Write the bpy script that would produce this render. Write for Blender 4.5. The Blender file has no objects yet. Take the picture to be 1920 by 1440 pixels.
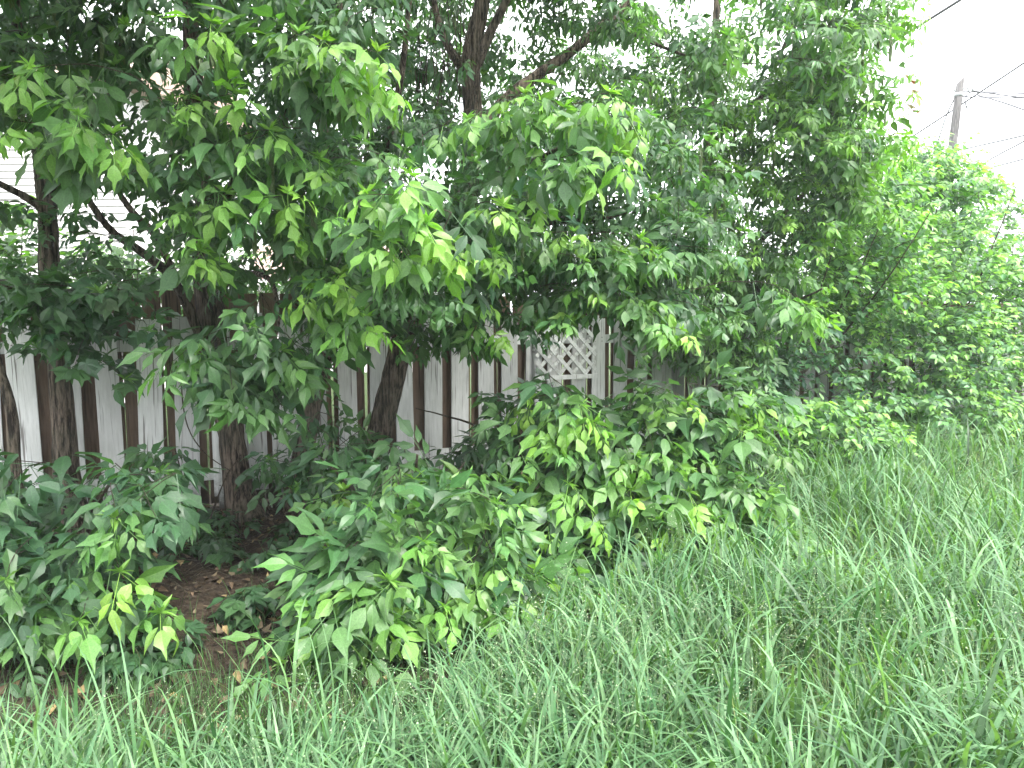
import bpy, math, random
import numpy as np
from mathutils import Vector, Matrix

random.seed(11)
rng = np.random.default_rng(11)
S = bpy.context.scene
COL = S.collection

# ------------------------------------------------------------------ camera
F = 1331.0                       # focal length in photo pixels (1920 wide)
EYE = np.array([0.0, 0.0, 1.6])
PITCH = math.radians(5.3)
cam_d = bpy.data.cameras.new('camera')
cam_d.sensor_width = 36.0
cam_d.lens = 36.0 * F / 1920.0
cam_d.clip_start = 0.05
cam_d.clip_end = 2000
cam = bpy.data.objects.new('camera', cam_d)
COL.objects.link(cam)
cam.location = EYE
cam.rotation_euler = (math.pi / 2 - PITCH, 0, 0)
S.camera = cam

# ------------------------------------------------------------------ sky, sun, exposure
SUN_EL, SUN_AZ = math.radians(52), math.radians(138)     # azimuth clockwise from +Y
W = bpy.data.worlds.new('World')
S.world = W
W.use_nodes = True
nt = W.node_tree
nt.nodes.clear()
n_out = nt.nodes.new('ShaderNodeOutputWorld')
n_bg = nt.nodes.new('ShaderNodeBackground')
n_sky = nt.nodes.new('ShaderNodeTexSky')
n_sky.sky_type = 'NISHITA'
n_sky.sun_disc = False
n_sky.sun_elevation = SUN_EL
n_sky.sun_rotation = SUN_AZ
n_sky.air_density = 1.0
n_sky.dust_density = 3.0
n_tc = nt.nodes.new('ShaderNodeTexCoord')
n_sep = nt.nodes.new('ShaderNodeSeparateXYZ')
nt.links.new(n_tc.outputs['Generated'], n_sep.inputs[0])
n_ramp = nt.nodes.new('ShaderNodeMapRange')              # overcast: zenith brighter than horizon
n_ramp.inputs['From Min'].default_value = 0.0
n_ramp.inputs['From Max'].default_value = 1.0
n_ramp.inputs['To Min'].default_value = 10.0
n_ramp.inputs['To Max'].default_value = 25.0
nt.links.new(n_sep.outputs['Z'], n_ramp.inputs['Value'])
n_no = nt.nodes.new('ShaderNodeTexNoise')
n_no.inputs['Scale'].default_value = 3.0
n_no.inputs['Detail'].default_value = 5.0
nt.links.new(n_tc.outputs['Generated'], n_no.inputs['Vector'])
n_cr = nt.nodes.new('ShaderNodeMapRange')
n_cr.inputs['From Min'].default_value = 0.3
n_cr.inputs['From Max'].default_value = 0.7
n_cr.inputs['To Min'].default_value = 0.8
n_cr.inputs['To Max'].default_value = 1.1
nt.links.new(n_no.outputs['Fac'], n_cr.inputs['Value'])
n_mul = nt.nodes.new('ShaderNodeMath')
n_mul.operation = 'MULTIPLY'
nt.links.new(n_ramp.outputs[0], n_mul.inputs[0])
nt.links.new(n_cr.outputs[0], n_mul.inputs[1])
n_cc = nt.nodes.new('ShaderNodeVectorMath')
n_cc.operation = 'SCALE'
n_cc.inputs[0].default_value = (0.965, 0.98, 1.0)
nt.links.new(n_mul.outputs[0], n_cc.inputs['Scale'])
n_mix = nt.nodes.new('ShaderNodeMix')
n_mix.data_type = 'RGBA'
n_mix.inputs['Factor'].default_value = 0.85
nt.links.new(n_sky.outputs['Color'], n_mix.inputs['A'])
nt.links.new(n_cc.outputs['Vector'], n_mix.inputs['B'])
nt.links.new(n_mix.outputs['Result'], n_bg.inputs['Color'])
n_bg.inputs['Strength'].default_value = 0.07
nt.links.new(n_bg.outputs[0], n_out.inputs[0])

sun_d = bpy.data.lights.new('sun', 'SUN')
sun_d.energy = 1.5
sun_d.angle = math.radians(14)
sun_d.color = (1.0, 0.965, 0.9)
sun = bpy.data.objects.new('sun', sun_d)
COL.objects.link(sun)
sdir = Vector((math.sin(SUN_AZ) * math.cos(SUN_EL), math.cos(SUN_AZ) * math.cos(SUN_EL), math.sin(SUN_EL)))
sun.rotation_euler = sdir.to_track_quat('Z', 'Y').to_euler()
sun.location = (6, -4, 12)

S.view_settings.view_transform = 'Standard'
S.view_settings.look = 'None'
S.view_settings.gamma = 1.0
S.view_settings.exposure = 2.52
S.view_settings.use_curve_mapping = False
S.cycles.use_denoising = True
S.cycles.max_bounces = 12
S.cycles.diffuse_bounces = 8
S.cycles.glossy_bounces = 3
S.cycles.transmission_bounces = 6

# ------------------------------------------------------------------ helpers
CP, SP = math.cos(PITCH), math.sin(PITCH)


def P(px, py, Z):
    """world point at depth Z (metres along +Y) seen at photo pixel px, py"""
    x, y = (px - 960) / F, (720 - py) / F
    d = np.array([x, CP + y * SP, -SP + y * CP])
    return EYE + d * (Z / d[1])


def proj(p):
    p = np.asarray(p, float) - EYE
    zc = p[..., 1] * CP - p[..., 2] * SP
    yc = p[..., 1] * SP + p[..., 2] * CP
    zz = np.where(zc > 0.05, zc, 0.05)
    return 960 + F * p[..., 0] / zz, 720 - F * yc / zz, zc


def fence_y(x):
    return 7.2 + 0.506 * x


def nz(v):
    v = np.asarray(v, float)
    return v / (np.linalg.norm(v) + 1e-9)


def mesh_np(name, V, T, smooth=False, tint=None, mat=None):
    """triangle mesh from arrays"""
    me = bpy.data.meshes.new(name)
    V = np.ascontiguousarray(V, np.float32)
    T = np.ascontiguousarray(T, np.int32)
    me.vertices.add(len(V))
    me.vertices.foreach_set('co', V.ravel())
    me.loops.add(T.size)
    me.loops.foreach_set('vertex_index', T.ravel())
    me.polygons.add(len(T))
    me.polygons.foreach_set('loop_start', np.arange(0, T.size, 3, dtype=np.int32))
    me.polygons.foreach_set('loop_total', np.full(len(T), 3, np.int32))
    me.polygons.foreach_set('use_smooth', np.full(len(T), smooth, bool))
    if tint is not None:
        a = me.attributes.new('tint', 'FLOAT_COLOR', 'POINT')
        a.data.foreach_set('color', np.ascontiguousarray(tint, np.float32).ravel())
    me.update(calc_edges=True)
    if mat:
        me.materials.append(mat)
    return me


def link(name, data, parent=None, loc=None):
    o = bpy.data.objects.new(name, data)
    COL.objects.link(o)
    if parent is not None:
        o.parent = parent
    if loc is not None:
        o.location = loc
    return o


def tag(o, label=None, cat=None, group=None, kind=None):
    if label:
        o['label'] = label
    if cat:
        o['category'] = cat
    if group:
        o['group'] = group
    if kind:
        o['kind'] = kind
    return o


def thing(name, label, cat, loc, group=None):
    return tag(link(name, None, None, loc), label, cat, group)


class MB:
    def __init__(s):
        s.v, s.f, s.n = [], [], 0

    def add(s, V, T):
        V = np.asarray(V, float)
        s.v.append(V)
        s.f.append(np.asarray(T, int) + s.n)
        s.n += len(V)

    def box(s, c, size, R=None, bev=0.0):
        x, y, z = np.asarray(size, float) / 2
        if bev <= 0:
            V = np.array([[a, b, d] for a in (-x, x) for b in (-y, y) for d in (-z, z)])
            T = [(0, 1, 3), (0, 3, 2), (4, 6, 7), (4, 7, 5), (0, 4, 5), (0, 5, 1), (2, 3, 7), (2, 7, 6), (0, 2, 6), (0, 6, 4), (1, 5, 7), (1, 7, 3)]
        else:                       # vertical edges chamfered
            b = bev
            o = [(-x + b, -y), (x - b, -y), (x, -y + b), (x, y - b), (x - b, y), (-x + b, y), (-x, y - b), (-x, -y + b)]
            V = np.array([(p, q, -z) for p, q in o] + [(p, q, z) for p, q in o])
            T = []
            for i in range(8):
                j = (i + 1) % 8
                T += [(i, j, j + 8), (i, j + 8, i + 8)]
            for i in range(1, 7):
                T += [(0, i + 1, i), (8, 8 + i, 8 + i + 1)]
        if R is not None:
            V = V @ np.asarray(R).T
        s.add(V + np.asarray(c, float), T)
        return s

    def tube(s, pts, rad, sides=6, rough=0.0, cap=True):
        pts = np.asarray(pts, float)
        n = len(pts)
        rad = np.broadcast_to(np.asarray(rad, float), (n,))
        tan = np.gradient(pts, axis=0) if n > 2 else np.repeat([pts[-1] - pts[0]], n, 0)
        tan /= np.linalg.norm(tan, axis=1)[:, None] + 1e-9
        ref = np.array([0, 0, 1.0]) if abs(tan[0][2]) < 0.8 else np.array([1.0, 0, 0])
        u = np.cross(tan, ref)
        u /= np.linalg.norm(u, axis=1)[:, None] + 1e-9
        w = np.cross(tan, u)
        a = np.linspace(0, 2 * math.pi, sides, endpoint=False)
        rr = rad[:, None] * np.ones((1, sides))
        if rough:
            base = rng.normal(0, rough, (1, sides)) + rng.normal(0, rough * .6, (n, sides))
            rr = rr * (1 + base)
        V = pts[:, None, :] + rr[..., None] * (np.cos(a)[None, :, None] * u[:, None, :] + np.sin(a)[None, :, None] * w[:, None, :])
        i, j = np.meshgrid(np.arange(n - 1), np.arange(sides), indexing='ij')
        j2 = (j + 1) % sides
        A, B, C_, D = i * sides + j, i * sides + j2, (i + 1) * sides + j2, (i + 1) * sides + j
        T = np.concatenate([np.stack([A, B, C_], -1).reshape(-1, 3), np.stack([A, C_, D], -1).reshape(-1, 3)])
        if cap:
            e = (n - 1) * sides
            T = np.concatenate([T, [(e, e + k, e + k + 1) for k in range(1, sides - 1)], [(0, k + 1, k) for k in range(1, sides - 1)]])
        s.add(V.reshape(-1, 3), T)
        return s

    def build(s, name, mat, parent=None, smooth=False, off=None, kind=None):
        V = np.concatenate(s.v)
        if off is not None:
            V = V - np.asarray(off)
        o = link(name, mesh_np(name, V, np.concatenate(s.f), smooth, None, mat), parent)
        if kind:
            o['kind'] = kind
        return o


def smooth_path(pts, step=0.1):
    """Catmull-Rom through points whose last column is the radius"""
    p = np.asarray(pts, float)
    q = np.vstack([2 * p[0] - p[1], p, 2 * p[-1] - p[-2]])
    out = []
    for i in range(len(p) - 1):
        a, b, c, d = q[i:i + 4]
        m = max(2, int(np.linalg.norm((c - b)[:3]) / step))
        for t in np.linspace(0, 1, m, endpoint=False):
            out.append(.5 * (2 * b + (c - a) * t + (2 * a - 5 * b + 4 * c - d) * t * t + (3 * b - a - 3 * c + d) * t ** 3))
    out.append(p[-1])
    out = np.array(out)
    out[:, 3] = np.maximum(out[:, 3], .002)
    return out


# ------------------------------------------------------------------ materials
class NT:
    def __init__(s, name):
        s.m = bpy.data.materials.new(name)
        s.m.use_nodes = True
        s.t = s.m.node_tree
        s.t.nodes.clear()
        s.out = s.n('OutputMaterial')

    def n(s, kind, **kw):
        nd = s.t.nodes.new('ShaderNode' + kind)
        for k, v in kw.items():
            if hasattr(nd, k):
                setattr(nd, k, v)
            else:
                nd.inputs[k.replace('_', ' ')].default_value = v
        return nd

    def l(s, a, b):
        s.t.links.new(a, b)

    def mix(s, fac, a, b, blend='MIX'):
        m = s.n('Mix', data_type='RGBA', blend_type=blend)
        for sock, v in (('Factor', fac), ('A', a), ('B', b)):
            if hasattr(v, 'is_linked'):
                s.l(v, m.inputs[sock])
            else:
                m.inputs[sock].default_value = v if sock == 'Factor' else (*v, 1)
        return m.outputs['Result']

    def ramp(s, v, a, b, lo=0.0, hi=1.0):
        m = s.n('MapRange')
        m.inputs['From Min'].default_value = a
        m.inputs['From Max'].default_value = b
        m.inputs['To Min'].default_value = lo
        m.inputs['To Max'].default_value = hi
        s.l(v, m.inputs['Value'])
        return m.outputs[0]

    def noise(s, vec, scale, detail=4, rough=.55):
        m = s.n('TexNoise', Scale=scale, Detail=detail, Roughness=rough)
        if vec is not None:
            s.l(vec, m.inputs['Vector'])
        return m.outputs['Fac']

    def coords(s, scale=(1, 1, 1), rnd=False, which='Object'):
        tc = s.n('TexCoord')
        mp = s.n('Mapping')
        mp.inputs['Scale'].default_value = scale
        s.l(tc.outputs[which], mp.inputs['Vector'])
        if rnd:
            oi = s.n('ObjectInfo')
            c = s.n('CombineXYZ')
            k = s.n('Math', operation='MULTIPLY')
            k.inputs[1].default_value = 37.0
            s.l(oi.outputs['Random'], k.inputs[0])
            for i in range(3):
                s.l(k.outputs[0], c.inputs[i])
            s.l(c.outputs[0], mp.inputs['Location'])
        return mp.outputs[0]

    def bsdf(s, col, rough=.8, spec=.3, bump=None, bstr=.3, bdist=.01):
        b = s.n('BsdfPrincipled')
        if hasattr(col, 'is_linked'):
            s.l(col, b.inputs['Base Color'])
        else:
            b.inputs['Base Color'].default_value = (*col, 1)
        if hasattr(rough, 'is_linked'):
            s.l(rough, b.inputs['Roughness'])
        else:
            b.inputs['Roughness'].default_value = rough
        b.inputs['Specular IOR Level'].default_value = spec
        if bump is not None:
            bp = s.n('Bump')
            bp.inputs['Strength'].default_value = bstr
            bp.inputs['Distance'].default_value = bdist
            s.l(bump, bp.inputs['Height'])
            s.l(bp.outputs[0], b.inputs['Normal'])
        s.l(b.outputs[0], s.out.inputs[0])
        return b


def leaf_material(name, rough=.45, trans=.43, spec=.5, tcol=(1.2, 1.4, .45), grain=40):
    m = NT(name)
    at = m.n('Attribute', attribute_name='tint')
    oi = m.n('ObjectInfo')
    col = m.mix(1.0, at.outputs['Color'], oi.outputs['Color'], 'MULTIPLY')
    # blotches and the pale midrib
    vec = m.coords()
    g = m.ramp(m.noise(vec, grain, 3), .3, .75, .78, 1.22)
    sc = m.n('VectorMath', operation='SCALE')
    m.l(col, sc.inputs[0])
    m.l(g, sc.inputs['Scale'])
    col = sc.outputs[0]
    rib = m.ramp(at.outputs['Alpha'], .86, 1.0, 0, .35)
    pale = m.n('VectorMath', operation='MULTIPLY_ADD')
    m.l(col, pale.inputs[0])
    pale.inputs[1].default_value = (1.5, 1.4, 1.5)
    pale.inputs[2].default_value = (.02, .03, .015)
    col = m.mix(rib, col, pale.outputs[0])
    geo = m.n('NewGeometry')
    under = m.n('VectorMath', operation='MULTIPLY_ADD')
    m.l(col, under.inputs[0])
    under.inputs[1].default_value = (.95, .95, .95)
    under.inputs[2].default_value = (.02, .03, .02)
    bf = m.n('Math', operation='MULTIPLY')
    bf.inputs[1].default_value = .8
    m.l(geo.outputs['Backfacing'], bf.inputs[0])
    col2 = m.mix(bf.outputs[0], col, under.outputs[0])
    b = m.n('BsdfPrincipled', Roughness=rough)
    b.inputs['Specular IOR Level'].default_value = spec
    m.l(col2, b.inputs['Base Color'])
    t = m.n('BsdfTranslucent')
    tm = m.n('VectorMath', operation='MULTIPLY')
    m.l(col, tm.inputs[0])
    tm.inputs[1].default_value = tcol
    m.l(tm.outputs[0], t.inputs['Color'])
    mx = m.n('MixShader')
    mx.inputs[0].default_value = trans
    m.l(b.outputs[0], mx.inputs[1])
    m.l(t.outputs[0], mx.inputs[2])
    m.l(mx.outputs[0], m.out.inputs[0])
    return m.m


M_leaf = leaf_material('leaf')
M_grass = leaf_material('grass', rough=.42, trans=.36, spec=.28, tcol=(1.25, 1.4, .35), grain=25)


def bark_material(name, dark, light, sc=1.0):
    m = NT(name)
    v = m.coords((16 * sc, 16 * sc, 2.0 * sc))
    n1 = m.noise(v, 2.6, 6, .7)
    n2 = m.noise(m.coords((1.5, 1.5, 1.5)), 2.0, 3)
    c = m.mix(m.ramp(n1, .42, .60), dark, light)
    c = m.mix(m.ramp(n2, .45, .75, 0, .45), c, (.06, .075, .045))
    m.bsdf(c, .9, .2, n1, 1.0, .05)
    return m.m


M_bark = bark_material('bark', (.02, .015, .012), (.20, .158, .122))
M_twig = bark_material('twig_bark', (.035, .026, .02), (.12, .095, .07), 3)
M_green_twig = bark_material('green_twig', (.06, .08, .035), (.12, .13, .06), 3)


def board_material(name, base, dark, crack, stain, cracks=.5):
    m = NT(name)
    oi = m.n('ObjectInfo')
    v = m.coords((10, 10, .8), True)
    grain = m.noise(v, 6, 5, .6)
    v2 = m.coords((1, 1, .35), True)
    patch = m.noise(v2, 5, 4, .6)
    v3 = m.coords((28, 28, .9), True)
    crk = m.noise(v3, 2.2, 3, .5)
    c = m.mix(m.ramp(grain, .35, .62), dark, base)
    c = m.mix(m.ramp(patch, .45, .75, 0, .8), c, stain)
    c = m.mix(m.ramp(crk, .60, .68, 0, cracks), c, crack)
    vr = m.ramp(oi.outputs['Random'], 0, 1, .72, 1.12)
    sc = m.n('VectorMath', operation='SCALE')
    m.l(c, sc.inputs[0])
    m.l(vr, sc.inputs['Scale'])
    c = sc.outputs[0]
    # nail heads in pairs at the two rails, with a little rust below
    tcn = m.n('TexCoord')
    sn = m.n('SeparateXYZ')
    m.l(tcn.outputs['Object'], sn.inputs[0])
    ab = m.n('Math', operation='ABSOLUTE')
    m.l(sn.outputs['X'], ab.inputs[0])
    for nz_ in (.17, .21, 1.26, 1.30):
        cx = m.n('CombineXYZ')
        m.l(ab.outputs[0], cx.inputs[0])
        m.l(sn.outputs['Z'], cx.inputs[2])
        ds = m.n('VectorMath', operation='DISTANCE')
        m.l(cx.outputs[0], ds.inputs[0])
        ds.inputs[1].default_value = (.042, 0, nz_)
        c = m.mix(m.ramp(ds.outputs['Value'], .0045, .0075, .8, 0), c, (.06, .05, .045))
    # splash-back rot and soil in the lowest hand's breadth of the board
    gp = m.n('NewGeometry')
    sx = m.n('SeparateXYZ')
    m.l(gp.outputs['Position'], sx.inputs[0])
    nb = m.noise(gp.outputs['Position'], 18, 5, .7)
    ad = m.n('Math', operation='MULTIPLY_ADD')
    m.l(nb, ad.inputs[0])
    ad.inputs[1].default_value = -.42
    m.l(sx.outputs['Z'], ad.inputs[2])
    rot = m.ramp(ad.outputs[0], -.16, .06, .9, 0)
    c = m.mix(rot, c, (.03, .027, .022))
    m.bsdf(c, .75, .25, grain, .35, .004)
    return m.m


M_white = board_material('white_paint', (.64, .65, .64), (.53, .54, .53), (.09, .08, .07), (.38, .39, .365), .8)
M_brown = board_material('brown_stain', (.155, .107, .072), (.085, .056, .038), (.025, .017, .012), (.19, .14, .10), .8)


def plain(name, a, b, scale=20, rough=.7, spec=.3, stretch=(1, 1, 1), bump=0):
    m = NT(name)
    n = m.noise(m.coords(stretch), scale, 5, .6)
    m.bsdf(m.mix(m.ramp(n, .3, .7), a, b), rough, spec, n if bump else None, bump, .01)
    return m.m


M_siding = plain('vinyl_siding', (.70, .67, .68), (.76, .73, .74), 4, .5)
M_shingle = plain('shingle', (.30, .21, .17), (.42, .31, .26), 9, .9)
M_pole = plain('weathered_wood', (.05, .048, .05), (.19, .18, .175), 6, .9, .1, (6, 6, .6), .6)
M_metal = plain('galvanised_metal', (.25, .26, .27), (.34, .35, .36), 30, .5)
M_wire = plain('cable_sheath', (.03, .03, .033), (.05, .05, .055), 10, .6)
M_dead = leaf_material('dead_leaf', rough=.8, trans=.15, spec=.2, tcol=(1, .9, .6))

# ------------------------------------------------------------------ the ground
BX = np.array([-12, -4, -2.1, -1.16, -.3, .35, 1.0, 1.55, 2.4, 5.9, 14, 30, 80.])
BY = np.array([1.4, 1.6, 1.9, 2.15, 2.5, 2.95, 3.9, 4.8, 6.2, 8.7, 13.0, 22, 50.])


def edge_y(x):
    """where the tall grass stops and the shade of the trees begins"""
    return np.interp(x, BX, BY)


def ground_z(x, y):
    x, y = np.asarray(x, float), np.asarray(y, float)
    near = np.clip(1.5 - np.hypot(x - 1, y - 6) / 14, 0, 1)
    return near * (.022 * np.sin(2.1 * x + .7) * np.cos(1.7 * y) + .018 * np.sin(4.3 * x - 2.2 * y) + .01 * np.sin(9.1 * y + 3 * x))


def axis_coords(lo, hi, step, far):
    a = np.arange(lo, hi + 1e-6, step)
    r = [hi + step * 1.5 ** k for k in range(1, 40)]
    l = [lo - step * 1.5 ** k for k in range(1, 40)]
    return np.array(sorted([q for q in l if q > -far] + list(a) + [q for q in r if q < far] + [-far, far]))


gx, gy = axis_coords(-9, 14, .13, 600), axis_coords(0, 16, .13, 600)
GX, GY = np.meshgrid(gx, gy, indexing='ij')
GV = np.stack([GX, GY, ground_z(GX, GY)], -1).reshape(-1, 3)
ni, nj = len(gx), len(gy)
ii, jj = np.meshgrid(np.arange(ni - 1), np.arange(nj - 1), indexing='ij')
q0, q1, q2, q3 = ii * nj + jj, (ii + 1) * nj + jj, (ii + 1) * nj + jj + 1, ii * nj + jj + 1
GT = np.concatenate([np.stack([q0, q1, q2], -1).reshape(-1, 3), np.stack([q0, q2, q3], -1).reshape(-1, 3)])
under = np.clip((GV[:, 1] - edge_y(GV[:, 0])) / .8 + .5, 0, 1) * (GV[:, 1] < fence_y(GV[:, 0]) + .6)
gt = np.stack([under, under, under, np.ones(len(GV))], -1)
m = NT('ground')
at = m.n('Attribute', attribute_name='tint')
vec = m.coords()
n1 = m.noise(vec, 30, 6, .7)
n2 = m.noise(vec, 2.2, 4)
vo = m.n('TexVoronoi', Scale=26.0)
m.l(vec, vo.inputs['Vector'])
lit = m.mix(m.ramp(n1, .35, .65), (.013, .0105, .008), (.062, .047, .034))
lit = m.mix(m.ramp(vo.outputs['Color'], .72, .95, 0, .6), lit, (.10, .074, .046))
grs = m.mix(m.ramp(n1, .3, .7), (.018, .03, .012), (.06, .09, .03))
sp = m.n('SeparateColor')
m.l(at.outputs['Color'], sp.inputs[0])
ad = m.n('Math', operation='ADD')
m.l(sp.outputs[0], ad.inputs[0])
m.l(m.ramp(n2, .3, .7, -.25, .25), ad.inputs[1])
m.bsdf(m.mix(m.ramp(ad.outputs[0], .3, .7), grs, lit), .95, .1, n1, .8, .03)
ground = tag(link('ground', mesh_np('ground', GV, GT, True, gt, m.m)), 'brown leaf-littered earth under the trees and green turf in the open', 'ground', kind='structure')

# ------------------------------------------------------------------ leaf shapes
LEAF = []      # (V, T, rib+jitter colours)


def leaflet(L, Wd, fold, curve, teeth, lod=0, skew=0.0):
    if lod == 0:
        s = np.array([0, .1, .27, .47, .67, .85, 1.0])
        w = np.array([0, .50, .94, 1.0, .60, .21, 0]) * Wd / 2
    else:
        s = np.array([0, .3, .65, 1.0])
        w = np.array([0, 1.0, .7, 0]) * Wd / 2
    z = -curve * L * s ** 1.8
    k = len(s)
    wl, wr = w.copy(), w.copy()
    sl, sr = s.copy(), s.copy()
    if lod == 0:
        for arr, sa in ((wl, sl), (wr, sr)):
            for i in range(1, k - 1):
                arr[i] *= 1 + rng.normal(0, .10)
            if rng.random() < teeth:               # a lobe with its shoulder towards the tip
                arr[3] *= 1.25
                sa[3] += .06
                arr[4] *= .68
    mid = np.stack([s * L, skew * L * s ** 2, z], -1)
    wav = np.sin(np.linspace(0, rng.uniform(4, 9), k) + rng.uniform(0, 6)) * .022 * L if lod == 0 else np.zeros(k)
    lf = np.stack([sl[1:-1] * L, wl[1:-1] + skew * L * s[1:-1] ** 2, z[1:-1] + fold * wl[1:-1] + wav[1:-1]], -1)
    rt = np.stack([sr[1:-1] * L, -wr[1:-1] + skew * L * s[1:-1] ** 2, z[1:-1] + fold * wr[1:-1] - wav[1:-1]], -1)
    V = np.vstack([mid, lf, mid, rt])              # the two halves meet in a crease at the midrib
    a, c, b = k, k + (k - 2), k + (k - 2) + k
    T = [(0, 1, a), (c, b, c + 1)]
    for i in range(1, k - 2):
        T += [(i, i + 1, a + i), (i, a + i, a + i - 1), (c + i, b + i - 1, b + i), (c + i, b + i, c + i + 1)]
    T += [(k - 2, k - 1, a + k - 3), (c + k - 2, b + k - 3, c + k - 1)]
    e = np.zeros(k - 2)
    rib = np.concatenate([np.ones(k), e, np.ones(k), e])
    return V, np.array(T), rib


def rotz(a):
    c, s_ = math.cos(a), math.sin(a)
    return np.array([[c, -s_, 0], [s_, c, 0], [0, 0, 1]])


def roty(a):
    c, s_ = math.cos(a), math.sin(a)
    return np.array([[c, 0, s_], [0, 1, 0], [-s_, 0, c]])


def rotx(a):
    c, s_ = math.cos(a), math.sin(a)
    return np.array([[1, 0, 0], [0, c, -s_], [0, s_, c]])


def pack(parts):
    V, T, C, n = [], [], [], 0
    for v, t, r in parts:
        V.append(v)
        T.append(t + n)
        n += len(v)
        j = 1 + rng.normal(0, .10)
        C.append(np.stack([np.full(len(v), j * (1 + rng.normal(0, .04)))] * 2 + [np.full(len(v), j)] + [r], -1))
    LEAF.append((np.vstack(V), np.vstack(T), np.vstack(C)))
    return len(LEAF) - 1


def strip(a, b, w):
    a, b = np.array(a, float), np.array(b, float)
    return np.array([a + [0, w, 0], a - [0, w, 0], b - [0, w, 0], b + [0, w, 0]]), np.array([(0, 1, 2), (0, 2, 3)]), np.ones(4)


def compound(k, lod=0):
    """box elder leaf: petiole, rachis, k pointed leaflets on short stalks"""
    px = .32 + rng.uniform(-.06, .06)
    gap = .20 if k >= 5 else .15
    np_ = (k - 1) // 2
    rx = px + gap * (np_ - 1) + (.15 if k >= 5 else .13)
    parts = [strip((0, 0, 0), (rx, 0, 0), .005)]
    tl = .47 + rng.uniform(-.05, .07)
    wf = rng.uniform(.33, .45) * (1.12 if k == 3 else 1)

    def put(v, a, d, r, at_):
        V, T, rb = v
        R = rotz(a) @ roty(d) @ rotx(r)
        parts.append((V @ R.T + np.array(at_), T, rb))
    put(leaflet(tl, tl * wf * 1.1, rng.uniform(.0, .45), rng.uniform(.05, .6), .6, lod), rng.normal(0, .12), rng.uniform(.0, .45), rng.normal(0, .2), (rx, 0, 0))
    for q in range(np_):
        x = px + gap * q
        for sgn in (1, -1):
            L = tl * rng.uniform(.78, 1.0) * (1 - .05 * q)
            a = sgn * (rng.uniform(.8, 1.2) - .12 * q)
            put(leaflet(L, L * wf * rng.uniform(.82, 1), rng.uniform(.0, .45), rng.uniform(.05, .65), .4, lod, sgn * -.09),
                a, rng.uniform(.0, .6), sgn * rng.uniform(-.15, .4), (x + .03, sgn * .035, 0))
    return pack(parts)


def oval(lod=0):
    parts = [strip((0, 0, 0), (.16, 0, 0), .008)]
    V, T, rb = leaflet(.84, .84 * rng.uniform(.5, .64), rng.uniform(0, .35), rng.uniform(.05, .4), 0, lod)
    parts.append((V + [.15, 0, 0], T, rb))
    return pack(parts)


def maple():
    parts = [strip((0, 0, 0), (.34, 0, 0), .006)]
    for a, L in ((0, .56), (.85, .46), (-.85, .46), (1.75, .26), (-1.75, .26)):
        V, T, rb = leaflet(L, L * .62, .12, rng.uniform(.05, .3), .8)
        parts.append((V @ (rotz(a) @ roty(rng.uniform(.0, .25))).T + [.33, 0, .002 * a], T, rb))
    return pack(parts)


def bud():
    """fan of folded young leaflets at a shoot tip"""
    parts = []
    for q in range(9):
        L = rng.uniform(.3, .6)
        V, T, rb = leaflet(L, L * rng.uniform(.2, .34), .5, rng.uniform(-.1, .5), .3)
        R = rotz(rng.uniform(-1.6, 1.6)) @ roty(rng.uniform(-.9, .5)) @ rotx(rng.normal(0, .4))
        parts.append((V @ R.T + [rng.uniform(0, .15), 0, 0], T, rb))
    return pack(parts)


def samara():
    """hanging bunch of paired winged seeds"""
    parts = []
    for q in range(11):
        z0 = -rng.uniform(.1, .6)
        a = rng.uniform(0, 6.28)
        for s_ in (-1, 1):
            V, T, rb = leaflet(.24, .075, .1, .25, 0, 1)
            R = rotz(a + s_ * .4) @ roty(1.15)
            parts.append((V @ R.T + [0, 0, z0], T, rb))
        parts.append((np.array([[0, .003, 0], [0, -.003, 0], [.006, 0, z0]]), np.array([[0, 1, 2]]), np.zeros(3)))
    return pack(parts)


V_C5 = [compound(5) for _ in range(7)]
V_C3 = [compound(3) for _ in range(7)]
V_C7 = [compound(7) for _ in range(2)]
V_LO = [compound(3, 1) for _ in range(3)] + [compound(5, 1) for _ in range(4)]
V_OV = [oval() for _ in range(7)]
V_OL = [oval(1) for _ in range(6)]
V_MP = [maple() for _ in range(5)]
V_BUD = [bud() for _ in range(4)]
V_SAM = [samara() for _ in range(3)]
LEAF_ME = {}


def leaf_mesh(i):
    if i not in LEAF_ME:
        V, T, C = LEAF[i]
        LEAF_ME[i] = mesh_np('leaf', V, T, True, C, M_leaf)
    return LEAF_ME[i]


OLD = np.array([.044, .106, .040])  # mature green, lowered further to paint shade among inner leaves
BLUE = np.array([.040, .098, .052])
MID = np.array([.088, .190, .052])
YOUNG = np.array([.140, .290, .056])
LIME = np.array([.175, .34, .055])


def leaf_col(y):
    """y 0..1: from dark mature, with shade painted in, to pale young"""
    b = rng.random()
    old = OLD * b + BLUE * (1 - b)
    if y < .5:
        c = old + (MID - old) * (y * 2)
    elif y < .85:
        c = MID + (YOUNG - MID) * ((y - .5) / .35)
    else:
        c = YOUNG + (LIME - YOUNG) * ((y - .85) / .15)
    return c * (1 + rng.normal(0, .10)) * (1 + rng.normal(0, .04, 3))


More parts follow.
